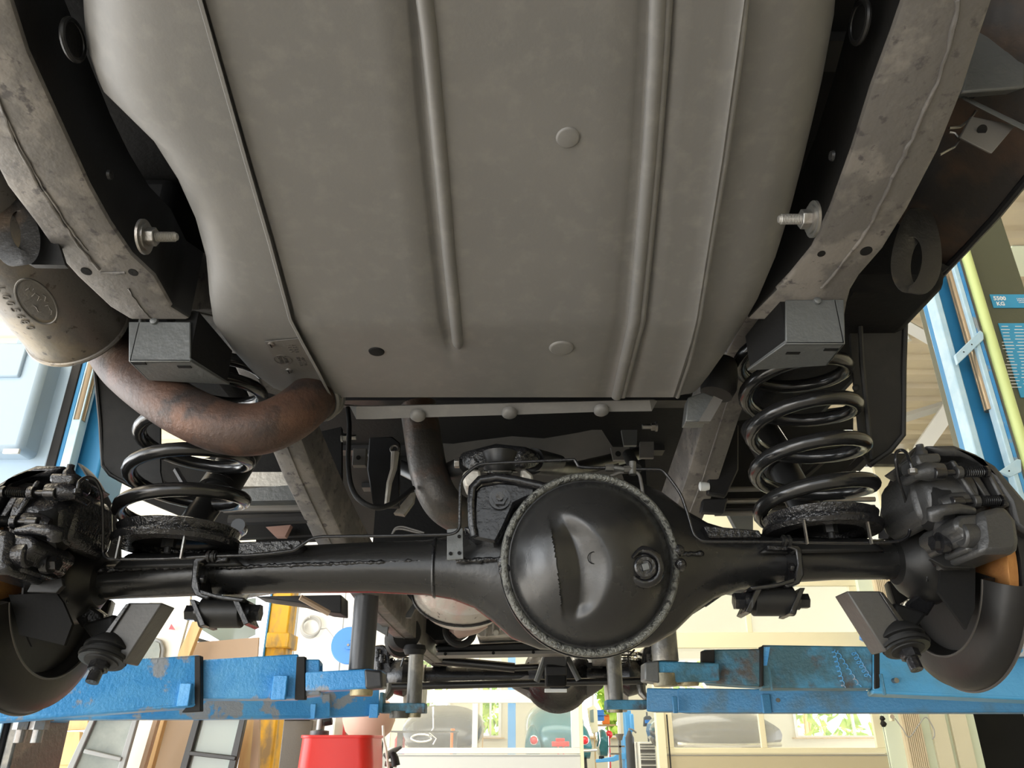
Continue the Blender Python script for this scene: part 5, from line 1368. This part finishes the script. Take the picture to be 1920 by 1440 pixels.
# ================================================================ things on the left
def panel(Y, outer, m, d=.03): return MB().prism([P(u, v, Y) for u, v in outer], (0, d, 0))
t = thing('hardtop_side_panel', P(250,1440,4.6), 'cream leaning car body side panel with oblong window and red reflector', 'car panel')
def grounded(pts, Y):
    n = len(pts); out = []; sl = None
    for i, (u, v) in enumerate(pts):
        if v < 1440: continue
        for o in (pts[i-1], pts[(i+1) % n]):
            if o[1] < 1440 and sl is None:
                p, po = P(u, v, Y), P(*o, Y); sl = max(-.45, min(.45, (p.x-po.x)/(p.z-po.z)))
    for i, (u, v) in enumerate(pts):
        p = P(u, v, Y)
        if v < 1440: out.append(p); continue
        lo = Vector((p.x + sl*(.004-p.z), Y, .004))
        out += [p, lo] if pts[i-1][1] < 1440 else [lo, p]
    return out
def q(nm, Y, pts, m, d=.03, **k): return part(nm, MB().prism(grounded(pts, Y), (0, d, 0)), M[m], parent=t, **k)
q('panel', 4.6, ((205,1345),(215,1240),(280,1130),(298,1000),(362,1000),(355,1150),(334,1226),(300,1345)), 'bodywhite')
q('lower_panel', 4.6, ((205,1345),(300,1345),(262,1440),(212,1440)), 'bodywhite')
q('window_frame', 4.57, ((262,1226),(268,1208),(290,1195),(302,1200),(308,1215),(305,1240),(262,1240)), 'bodygrey', .02, bevel=.006)
q('window_glass', 4.56, ((268,1226),(272,1212),(290,1202),(298,1206),(300,1218),(298,1236),(268,1236)), 'glassgrey', .01)
q('reflector', 4.56, ((316,1180),(321,1170),(328,1181)), 'redlens', .01)
t = thing('sliding_side_window', P(200,1440,4.3), 'grey-framed sliding car window panel leaning below the left lift arm', 'car window')
q('frame_bar', 4.2, ((168,1348),(178,1348),(138,1440),(125,1440)), 'bodygrey', .03, bevel=.004)
q('frame_bar', 4.2, ((248,1348),(258,1348),(232,1440),(220,1440)), 'bodygrey', .03, bevel=.004)
q('frame_bar', 4.19, ((158,1404),(228,1420),(225,1428),(155,1412)), 'bodygrey', .03, bevel=.004)
q('frame_bar', 4.19, ((168,1344),(258,1344),(258,1350),(168,1350)), 'bodygrey', .03, bevel=.004)
q('glass', 4.22, ((178,1348),(250,1348),(222,1440),(138,1440)), 'glassgrey', .01)
t = thing('wooden_batten', P(270,1440,4.4), 'dark brown batten leaning beside the cream body panel', 'plank')
q('board', 4.35, ((288,1345),(297,1345),(270,1440),(260,1440)), 'ply', .04, bevel=.003)
t = thing('wooden_batten', P(290,1440,4.4), 'pale pine batten behind the left lift arm, against tan board', 'plank')
q('board', 4.5, ((360,1165),(380,1165),(310,1345),(285,1440),(262,1440),(297,1345),(334,1226)), 'wood', .04, bevel=.003)
t = thing('hardboard_sheet', P(330,1440,4.7), 'tan hardboard sheet leaning between the pine batten and black-framed window', 'board')
q('sheet', 4.7, ((360,1205),(485,1195),(482,1240),(365,1345),(345,1440),(285,1440),(300,1390),(355,1226)), 'ply', .02)
q('sheet', 4.65, ((310,1345),(368,1345),(338,1440),(290,1440)), 'ply', .02)
t = thing('black_framed_window', P(400,1440,4.5), 'tall car window in black frame leaning under the left lift arm', 'car window')
q('frame_bar', 4.4, ((363,1348),(375,1348),(350,1440),(337,1440)), 'blackframe', .04, bevel=.003)
q('frame_bar', 4.4, ((449,1348),(460,1348),(440,1440),(427,1440)), 'blackframe', .04, bevel=.003)
q('frame_bar', 4.39, ((355,1408),(442,1418),(440,1426),(353,1416)), 'blackframe', .04, bevel=.003)
q('frame_bar', 4.39, ((363,1344),(460,1344),(460,1349),(363,1349)), 'blackframe', .04, bevel=.003)
q('glass', 4.43, ((373,1348),(450,1348),(428,1440),(348,1440)), 'glasspale', .01)
t = thing('tilted_car_window', P(420,1210,5.0), 'pale glass car window lying tilted above the left lift arm', 'car window')
q('glass', 5.0, ((368,1175),(372,1135),(479,1121),(478,1190),(430,1212)), 'glasspale', .01)
q('trestle', 5.03, ((395,1205),(412,1205),(412,1440),(395,1440)), 'wood', .05)
q('rubber_seal', 4.98, ((362,1193),(430,1213),(478,1200),(478,1207),(430,1220),(360,1200)), 'blackframe', .02, bevel=.004)
t = thing('pine_board', P(455,1440,4.6), 'rough pale boards standing left of the yellow post', 'plank')
q('board', 4.6, ((462,1348),(480,1348),(470,1440),(445,1440)), 'wood', .03)
q('board', 4.55, ((476,1348),(486,1348),(484,1440),(468,1440)), 'ply', .03)
# pallets at lower left
t = thing('wooden_pallet', P(110,1440,4.9), 'stacked pale wooden pallet at the far left below the lift arm', 'pallet')
for pts, m, Y in ((((82,1345),(165,1345),(165,1368),(78,1372)),'wood',4.85), (((70,1374),(112,1374),(110,1386),(68,1388)),'wood',4.83), (((110,1372),(150,1372),(148,1434),(100,1434)),'wood',4.80), (((62,1394),(104,1392),(102,1424),(60,1426)),'wood',4.83), (((60,1432),(150,1434),(140,1440),(58,1440)),'wood',4.82), (((62,1380),(110,1380),(100,1434),(60,1434)),'ply',4.95)):
    q('board' if m == 'wood' else 'deck_shadow', Y, pts, m, .04, bevel=.003)
# yellow post
y0 = P(508,1440,5.0)
t = thing('yellow_post', (y0.x, 5.1, 0), 'scuffed yellow square steel post behind the left lift arm', 'post')
part('shaft', MB().b2((P(486,1300,5.0).x, 5.0, .02), (P(526,1300,5.0).x, 5.16, P(500,1100,5.0).z)), M['yellow'], parent=t, bevel=.012)
part('edge_strip', MB().b2((P(483,1300,4.99).x, 4.99, .02), (P(486,1300,4.99).x, 5.14, P(500,1100,5.0).z)), M['blueclean'], parent=t)
part('collar', MB().b2((P(486,1300,4.97).x, 4.97, P(500,1215,5).z), (P(530,1300,4.97).x, 5.18, P(500,1187,5).z)), M['yellow'], parent=t, bevel=.006)
part('base_plate', MB().b2((y0.x-.15, 4.95, 0), (y0.x+.15, 5.22, .02)), M['yellow'], parent=t)
# white wall details: coil of cable, blue reel, conduit
YC = YW-.05
pc = P(582,1178,YC)
t = thing('cable_coil', (pc.x, YC, pc.z-.2), 'grey coil of cable hanging on the white wall', 'cable')
for i in range(3): part('coil_turn', MB().ring(pc+Vector((.01*i,-.02*i,.012*i)), (0,-1,.05*i), .105, .012, 40, 8), M['cable'], parent=t)
part('cable_tail', MB().tube([P(598,1180,YC),P(612,1178,YC),P(622,1190,YC),P(635,1210,YC),P(642,1225,YC)], .006, 6), M['cable'], parent=t)
part('wall_hook', MB().tube([P(578,1150,YC),P(580,1158,YC-.05),P(584,1152,YC)], .008, 6), M['white'], parent=t)
pr_ = P(654,1210,YC-.1)
t = thing('hose_reel', (pr_.x, YC-.1, pr_.z-.2), 'round blue hose reel on the white wall behind the black lift post', 'reel')
part('reel_disc', MB().lathe(pr_, (0,-1,0), [(-.05,.19),(-.045,.20),(0,.20),(.01,.19),(.012,.05),(.03,.045),(.03,0)], 40), M['bluereel'], parent=t, smooth=40)
part('reel_bolt', MB().hexn(pr_+Vector((0,-.03,0)), pr_+Vector((0,-.045,0)), .015), M['zinc'], parent=t)
ST_('trim_5', MB().b2((P(549,1200,YC).x, YC-.02, 0), (P(554,1200,YC).x, YC, 4.6)), 'bodygrey')
ST_('trim_6', MB().b2((P(640,1200,YC).x, YC-.01, 0), (P(642,1200,YC).x, YC, 4.6)), 'bodygrey')
# grey-green tarp crate & oddments behind the oil drainer
t = tag(obj('grey_locker', MB().b2(P(532,1350,5.6), P(598,1440,5.9)).b2(P(530,1346,5.58), P(600,1352,5.9)), M['tagmetal'], bevel=.01), 'grey-green locker standing right of the yellow post', 'locker')
# red oil drainer cabinet
x0, x1 = P(553,1440,3.6).x, P(718,1440,3.92).x
zt_ = P(630,1381,3.6).z
t = thing('oil_drainer', ((x0+x1)/2, 3.78, 0), 'glossy red waste oil drainer tank with grey collar and funnel rod', 'oil drainer')
rd = []
def rrect(x0, x1, y0, y1, r, z):
    s = []
    for cx_, cy_, a0 in ((x1-r,y1-r,0),(x0+r,y1-r,90),(x0+r,y0+r,180),(x1-r,y0+r,270)):
        for i in range(7):
            a = math.radians(a0+i*15); s.append(Vector((cx_+r*math.cos(a), cy_+r*math.sin(a), z)))
    return s
part('tank_body', MB().loft([rrect(x0-.03,x1+.03,3.56,3.98,.06,.12), rrect(x0,x1,3.6,3.95,.06,zt_-.1), rrect(x0+.006,x1-.012,3.6,3.95,.06,zt_)]), M['red'], parent=t, smooth=40)
part('rim', MB().loft([rrect(x0,x1-.005,3.595,3.955,.06,zt_-.006), rrect(x0,x1-.005,3.595,3.955,.06,zt_+.006)]), M['red'], parent=t, bevel=.002, smooth=40)
c = P(599,1377,3.78)
part('rod_collar', MB().lathe(c, (0,0,1), [(-.02,.042),(.014,.042),(.018,.028),(.018,0)], 20), M['bracket'], parent=t, smooth=40)
part('telescopic_rod', MB().cyl(c, c+Vector((.003,0,.10)), .019, 14).cyl(c+Vector((.003,0,.10)), c+Vector((.005,0,.22)), .012, 14), M['zinc'], parent=t, smooth=40)
part('clamp_knob', MB().hexn(c+Vector((.02,-.02,.05)), c+Vector((.055,-.02,.056)), .02), M['rubber'], parent=t, bevel=.003)
for x in (x0+.05, x1-.05):
    part('castor', MB().cyl((x-.015,3.68,.06), (x+.015,3.68,.06), .06, 20), M['rubber'], parent=t, smooth=40)
    part('castor', MB().cyl((x-.015,3.88,.06), (x+.015,3.88,.06), .06, 20), M['rubber'], parent=t, smooth=40)
# pinkish machine head behind the drainer
c = P(692,1345,4.5)
t = thing('suction_bell', (c.x, 4.5, c.z-.2), 'pink-tinted steel bell behind the red oil drainer', 'machine')
part('bell', MB().lathe(c-Vector((0,0,.10)), (0,0,1), [(0,.085),(.03,.12),(.085,.14),(.14,.14),(.18,.10)], 30), M['pink'], parent=t, smooth=50)
part('neck', MB().lathe(c-Vector((0,0,.18)), (0,0,1), [(0,.077),(.04,.063),(.077,.077)], 24), M['chrome'], parent=t, smooth=50)
part('stand', MB().cyl((c.x,4.5,0), (c.x,4.5,c.z-.17), .06, 20), M['bracket'], parent=t, smooth=40)
t = thing('tan_cabinet', (P(640,1400,6).x, 6, 0), 'pale pinkish upright cabinet behind the red oil drainer', 'cabinet')
part('body', MB().b2((P(622,1400,6).x, 6, 0), (P(700,1400,6).x, 6.4, P(640,1346,6).z+.1)), M['bodywhite'], parent=t, bevel=.01)
part('door_stripe', MB().b2((P(640,1400,5.98).x, 5.98, .1), (P(646,1400,5.98).x, 6, P(640,1350,6).z)), M['redlens'], parent=t)
# hose gun and wire beside the drainer
t = thing('grease_gun', P(740,1440,4.2), 'small grey grease gun on a stand right of the red oil drainer', 'tool')
part('barrel', MB().tube([P(722,1420,4.2),P(738,1408,4.2),P(753,1400,4.2)], [.02,.014,.007], 12), M['bracket'], parent=t)
part('handle', MB().tube([P(735,1411,4.2),P(740,1422,4.2),P(742,1436,4.2)], [.017,.02,.022], 12), M['dark'], parent=t)
part('clamp', MB().cyl(P(722,1432,4.2), P(744,1434,4.2), .012, 12), M['zinc'], parent=t)
part('stand_tube', MB().cyl((P(733,1440,4.2).x,4.22,0), P(733,1434,4.22), .012, 10), M['dark'], parent=t)
tag(obj('air_hose', MB().tube([P(718,1360,4.1),P(719,1385,4.1),P(724,1405,4.1),(P(728,1440,4.1).x,4.1,P(728,1440,4.1).z),(P(730,1440,4.1).x,4.1,.01)], .006, 8), M['white']), 'thin white hose hanging right of the red oil drainer', 'hose')

# ================================================================ far room
YV = 18.0
def at(u, v, Y): return P(u, v, Y)
t = thing('vintage_car', (at(1060,1440,YV).x, YV+.6, .3), 'rounded vintage teal car with red tail lamps and chrome bumper, raised on the far lift', 'car')
def vp(nm, mb, m, **k): return part(nm, mb, M[m], parent=t, **k)
# body: rounded shell lofted front to back (seen from behind, its right half in the opening)
cxv = at(1047,1400,YV).x
def bsec(y, w_, z0, z1, pw=2.4, n=24):
    s = []
    for i in range(n):
        a = 2*PI*i/n; ca, sa = math.cos(a), math.sin(a)
        s.append(Vector((cxv + w_*math.copysign(abs(ca)**(2/pw), ca), y, (z0+z1)/2 + (z1-z0)/2*math.copysign(abs(sa)**(2/pw), sa))))
    return s
zz = lambda v: at(960, v, YV).z
vp('body_shell', MB().loft([bsec(YV+.05,.30,zz(1410),zz(1365)), bsec(YV+.15,.52,zz(1412),zz(1350)), bsec(YV+.5,.62,zz(1412),zz(1328)), bsec(YV+1.1,.66,zz(1412),zz(1314)), bsec(YV+2.2,.68,zz(1412),zz(1308)), bsec(YV+3.2,.66,zz(1412),zz(1345)), bsec(YV+3.9,.5,zz(1412),zz(1362))]), 'teal', smooth=60)
for s in (-1, 1):
    xw = cxv+s*.54
    vp('wing', MB().loft([[Vector((xw+.17*math.cos(a), YV+y, zz(1400)+(h)*max(math.sin(a),-.55))) for a in [2*PI*i/20 for i in range(20)]] for y, h in ((-.02,.16),(.05,.30),(.2,.42),(.5,.44),(.8,.36),(1.0,.2))]), 'teal', smooth=60)
    lz = zz(1388)
    vp('tail_lamp', MB().lathe((xw+.02, YV-.02, lz), (0,-1,.1), [(0,.08),(.02,.072),(.04,.04),(.045,0)], 20), 'redlens', smooth=60)
    vp('lamp_ring', MB().ring((xw+.02, YV-.015, lz), (0,-1,.1), .082, .016, 24, 8), 'chrome')
    vp('tyre', MB().lathe((xw-.06, YV+.45, zz(1440)), (1,0,0), [(0,.20),(.01,.30),(.03,.33),(.11,.33),(.13,.30),(.14,.20)], 36), 'tyre', smooth=40)
vp('rear_bumper', MB().tube([Vector((cxv-.8,YV+.1,zz(1406))),Vector((cxv-.6,YV-.1,zz(1407))),Vector((cxv,YV-.15,zz(1407))),Vector((cxv+.6,YV-.1,zz(1407))),Vector((cxv+.80,YV+.1,zz(1406)))], .035, 10), 'chrome', smooth=60)
vp('rear_window', MB().loft([bsec(YV+.52,.33,zz(1350),zz(1333)), bsec(YV+.75,.38,zz(1345),zz(1322))]), 'glasspale', smooth=60)
# open door with chrome frame, front wing seen beyond
vp('open_door', MB().prism([at(u,v,YV+1.6) for u,v in ((1100,1328),(1112,1322),(1118,1330),(1120,1372),(1110,1376),(1104,1355))], (.03,.02,0)), 'cream', bevel=.01)
vp('door_pane', MB().prism([at(u,v,YV+1.58) for u,v in ((1106,1332),(1112,1330),(1113,1354),(1107,1354))], (.01,.01,0)), 'glasspale')
vp('open_bonnet_wing', MB().loft([[Vector((at(1133,1400,YV+2.2).x+.13*math.cos(a), YV+2.2+y, at(960,1397,YV+2.2).z+h*max(math.sin(a),-.7))) for a in [2*PI*i/20 for i in range(20)]] for y, h in ((0,.2),(.15,.34),(.5,.36),(.9,.2))]), 'teal', smooth=60)
vp('running_board_trim', MB().tube([at(1140,1380,YV+2),at(1141,1415,YV+2),at(1141,1440,YV+2)], .02, 8), 'chrome')
vp('overrider', MB().tube([at(1122,1372,YV+1.5),at(1124,1388,YV+1.5),at(1121,1400,YV+1.5)], .03, 8), 'chrome')
# blue far lift
t = thing('blue_lift_post', (at(1184,1440,16).x, 16, 0), 'slim blue lift post in the far room behind the open doorway', 'car lift')
def bp_(nm, mb, m, **k): return part(nm, mb, M[m], parent=t, **k)
bp_('column', MB().b2((at(1175,1400,16).x,16,0),(at(1187,1400,16).x,16.3,at(960,1332,16).z)), 'bluef', bevel=.01)
bp_('carriage', MB().b2((at(1170,1400,15.9).x,15.9,.6),(at(1176,1400,15.9).x,16.3,at(960,1380,16).z)), 'bluef', bevel=.01)
bp_('column_cap', MB().b2((at(1184,1400,15.95).x,15.95,at(960,1372,16).z),(at(1192,1400,15.95).x,16.3,at(960,1338,16).z)), 'bluef', bevel=.03)
bp_('swing_arm', MB().prism([at(u,v,15.9) for u,v in ((1118,1424),(1150,1419),(1160,1412),(1176,1412),(1176,1424),(1165,1424),(1150,1428),(1118,1430))], (0,.15,0)), 'bluef', bevel=.008)
bp_('arm_pad', MB().lathe(at(1128,1424,15.95), (0,0,1), [(0,.05),(.05,.05),(.06,.04)], 16), 'rubber')
t = thing('blue_lift_post', (at(958,1440,17.5).x, 17.5, 0), 'blue lift post seen through the left door pane', 'car lift')
part('column', MB().b2((at(952,1400,17.5).x,17.5,0),(at(967,1400,17.5).x,17.8,at(960,1210,17.5).z)), M['bluef'], parent=t, bevel=.01)
part('base', MB().b2((at(946,1400,17.5).x,17.4,0),(at(973,1400,17.5).x,17.9,.05)), M['bluef'], parent=t)
# tool chest
xa_, xb2 = at(1199,1400,14.3).x, at(1229,1400,14.3).x
t = thing('tool_chest', ((xa_+xb2)/2, 14.5, 0), 'grey tool chest with pale drawer handles in the far doorway', 'tool chest')
part('body', MB().b2((xa_,14.32,.1),(xb2,14.9,at(960,1391,14.3).z)), M['bodywhite'], parent=t, bevel=.01)
for i, (v0, v1) in enumerate(((1393,1397),(1398,1402),(1403,1412),(1413,1417),(1418,1422),(1423,1433),(1434,1441),(1442,1452))):
    dr = part('drawer', MB().b2((xa_+.01,14.29,at(960,v1,14.3).z+.008),(xb2-.01,14.34,at(960,v0,14.3).z-.004)), M['drawer'], parent=t, bevel=.004)
    part('drawer_handle', MB().b2((xa_+.01,14.265,at(960,v0,14.3).z-.016),(xb2-.01,14.29,at(960,v0,14.3).z-.002)), M['bodywhite'], parent=dr)
for x in (xa_+.05, xb2-.05): part('castor', MB().cyl((x-.02,14.4,.05),(x+.02,14.4,.05), .05, 16), M['rubber'], parent=t)
c = at(1191,1400,14.0)
t = thing('gas_cylinder', (c.x, 14.6, 0), 'black gas cylinder with brass valve between the blue post and tool chest', 'cylinder')
part('bottle', MB().lathe((c.x,14.6,0), (0,0,1), [(0,.05),(.01,.075),(at(960,1376,14.6).z-.06,.075),(at(960,1372,14.6).z-.02,.04),(at(960,1370,14.6).z,.02)], 24), M['blackpost'], parent=t, smooth=40)
part('valve', MB().tube([(c.x,14.6,at(960,1370,14.6).z),(c.x,14.6,at(960,1366,14.6).z),(c.x+.06,14.6,at(960,1368,14.6).z),(c.x+.12,14.6,at(960,1374,14.6).z)], .014, 8), M['zinc'], parent=t)
# shelf of small things
def small(nm, lab, cat, mb, m, **k): return tag(obj(nm, mb, M[m], **k), lab, cat)
small('blue_crate', 'blue crates stacked near the open vintage car door', 'crate', MB().b2(at(1116,1331,21.2), at(1130,1352,21.6)).b2(at(1115,1340,21.15), at(1132,1343,21.7)), 'bluereel', bevel=.01)
small('workbench', 'wooden workbench behind the far lift arm', 'workbench', MB().b2(at(1112,1358,22), at(1146,1362,23)).b2(at(1114,1362,22.1), at(1118,1470,22.3)).b2(at(1140,1362,22.1), at(1144,1470,22.3)), 'wood')
small('orange_box', 'small orange box on the far workbench', 'box', MB().b2(at(1130,1342,22.1), at(1142,1358.2,22.3)).b2(at(1131,1340,22.02), at(1141,1342,22.25)), 'orange', bevel=.01)
small('red_lamp', 'small round red lamp on a thin stand right of the vintage car', 'lamp', MB().cyl((at(1142,1377,21).x,21.02,0),(at(1142,1377,21).x,21.02,at(960,1377,21).z),.02,8).lathe(at(1142,1377,21), (0,-1,0), [(0,.09),(.02,.08),(.04,.04),(.045,0)], 16), 'redlens', smooth=60)
small('engine_stand', 'grey engine stand in front of the far white window', 'stand', MB().b2(at(1142,1398,11.6), at(1170,1401,11.7)).b2(at(1160,1385,11.6), at(1165,1440,11.7)).b2(at(1145,1412,11.6), at(1160,1415,11.7)).lathe(at(1162,1388,11.55),(0,0,1),[(0,.03),(.05,.05),(.08,.06)],14), 'zinc')
small('helmet_shelf', 'rounded tool board with blue and red tools above the tool chest', 'tool board', MB().b2((at(1213,1360,15.22).x,15.22,0),(at(1216,1360,15.22).x,15.26,1.8)).prism([at(u,v,15.2) for u,v in ((1207,1345),(1211,1342),(1219,1342),(1222,1346),(1223,1362),(1206,1362))], (0,.04,0)), 'bracket', bevel=.01)
small('blue_tool_tray', 'blue tray on the rounded tool board', 'tray', MB().b2(at(1209,1351,15.2), at(1221,1356,15.1)).b2(at(1209,1350,15.1), at(1221,1351,15.09)), 'bluereel', bevel=.005)
small('work_table', 'grey steel table seen through the left door pane', 'table', MB().b2(at(722+10,1370,11), at(860,1374,11.6)).b2(at(745,1374,11.1), at(749,1500,11.2)).b2(at(850,1374,11.1), at(854,1500,11.2)), 'bracket')
small('wood_shelf', 'wooden shelf of jars seen through the left door pane', 'shelf', MB().b2(at(846,1360,23.3), at(910,1364,23.9)).b2(at(848,1364,23.4), (at(850,1400,23.6).x,23.6,0)).b2(at(904,1364,23.4), (at(906,1400,23.6).x,23.6,0)), 'wood')
for i, u in enumerate((856, 868, 880, 893)):
    tag(obj('jar', MB().lathe(at(u,1360,23.5), (0,0,1), [(0,.04),(.01,.05),(.09,.05),(.11,.03),(.13,.03)], 14), M['zinc' if i % 2 else 'orange'], smooth=50), '%s jar on the wooden shelf behind the left door, %s' % (('orange','grey')[i % 2], ('first from the left','second from the left','third from the left','last on the right')[i]), 'jar', 'jars on the far shelf')
small('orange_pole', 'upright orange pole behind the left door pane', 'pole', MB().cyl((at(848,1400,12).x,12,0), (at(848,1400,12).x,12,at(960,1366,12).z), .03, 12).cyl((at(848,1400,12).x,12,0), (at(848,1400,12).x,12,.03), .12, 16), 'orange', smooth=40)
small('red_canister', 'red canister on the left behind the left door pane', 'canister', MB().lathe(at(749,1402,11.4)-Vector((0,0,.1)), (0,0,1), [(0,.07),(.2,.07),(.25,.04),(.28,.03)], 18), 'red', smooth=50)
small('red_jack', 'red wheeled stand low behind the left door pane', 'stand', MB().b2(at(1035,1400,17.2), at(1065,1390,17.6)).b2(at(1042,1390,17.3), at(1058,1384,17.5)).b2((at(1045,1400,17.3).x,17.3,0),(at(1048,1400,17.3).x,17.4,1.3)).b2((at(1055,1400,17.3).x,17.3,0),(at(1058,1400,17.3).x,17.4,1.3)), 'redlens', bevel=.02)
# dark car behind the left pane
t = thing('grey_car', (at(815,1400,17.0).x, 17.6, 0), 'dark grey rounded car behind the left door pane', 'car')
cxv = at(822,1400,17.0).x
zz2 = lambda v: at(960, v, 17.0).z
part('body_shell', MB().loft([bsec(17.0,.5,zz2(1405),zz2(1370)), bsec(17.3,.8,zz2(1412),zz2(1345)), bsec(18,.85,zz2(1412),zz2(1318)), bsec(19.2,.85,zz2(1412),zz2(1315)), bsec(20,.5,zz2(1412),zz2(1370))]), M['greycar'], parent=t, smooth=60)
part('grille', MB().tube([at(u,v,16.95) for u,v in ell(790,1384,19,7,0,20)], .02, 6, loop=True), M['chrome'], parent=t)
part('bonnet_trim', MB().tube([at(u,v,16.9) for u,v in ((812,1325),(813,1365),(806,1375),(818,1385),(812,1396))], .018, 6), M['chrome'], parent=t)
for s in (-.5, .5): part('tyre', MB().cyl((cxv+s-.1,17.8,.33),(cxv+s+.1,17.8,.33),.33,28), M['tyre'], parent=t, smooth=40)
# things behind the right-hand door panes
t = thing('covered_car', (at(1370,1440,11.5).x, 12, 0), 'dark car under dull film behind the right door, left pane', 'car')
cxv = at(1368,1400,11.5).x
zz3 = lambda v: at(960, v, 11.5).z
part('body_shell', MB().loft([bsec(11.5,.5,zz3(1410),zz3(1372)), bsec(11.7,.8,zz3(1412),zz3(1345)), bsec(12.4,.85,zz3(1412),zz3(1322)), bsec(13.5,.8,zz3(1412),zz3(1322)), bsec(14.2,.6,zz3(1412),zz3(1370))]), M['greycar'], parent=t, smooth=60)
part('bumper', MB().tube([Vector((cxv-.7,11.5,zz3(1396))),Vector((cxv,11.4,zz3(1398))),Vector((cxv+.7,11.5,zz3(1396)))], .03, 8), M['chrome'], parent=t)
for s in (-.6, .6): part('tyre', MB().cyl((cxv+s-.1,12,.33),(cxv+s+.1,12,.33),.33,28), M['tyre'], parent=t, smooth=40)
small('clear_bottle', 'clear plastic bottle on the sill behind the right door', 'bottle', MB().lathe(at(1250,1402,YW+.12), (0,0,1), [(0,.035),(.05,.04),(.09,.038),(.11,.015),(.13,.015)], 16), 'glasspale', smooth=50)
small('orange_bottle', 'slim orange bottle on the sill behind the right door', 'bottle', MB().lathe(at(1261,1402,YW+.12), (0,0,1), [(0,.018),(.06,.016),(.09,.008),(.10,.006)], 14), 'orange', smooth=50)
ST_('trim_7', MB().b2((xt(1245), YW+.04, zt(1404)), (xt(1300), YW+.25, zt(1402))), 'cream')
small('blue_bag', 'small blue bag hanging behind the right damper mount', 'bag', MB().lathe(P(1630,1192,YW-.25), (0,0,1), [(-.07,.06),(-.04,.11),(.02,.10),(.08,.05),(.10,.02)], 16), 'bluereel', smooth=60)
# switch box and cable on the pillars
t = thing('wall_switch', P(1673,1348,YW-.3), 'small cream socket box with a brown knob on the ribbed cladding', 'switch')
part('box', MB().b2(P(1664,1335,YW-.20), P(1678,1352,YW-.26)), M['cream'], parent=t, bevel=.006)
part('knob', MB().cyl(P(1673,1344,YW-.26), P(1673,1344,YW-.31), .022, 16), M['bronze'], parent=t)
tag(obj('thin_cable', MB().tube(spl([P(u,v,YW-.28) for u,v in ((1678,1347),(1692,1366),(1705,1382),(1722,1360),(1736,1345),(1750,1365),(1752,1380),(1748,1386))]), .006, 6), M['cable']), 'thin brown cable sagging across the cream pillars', 'cable')
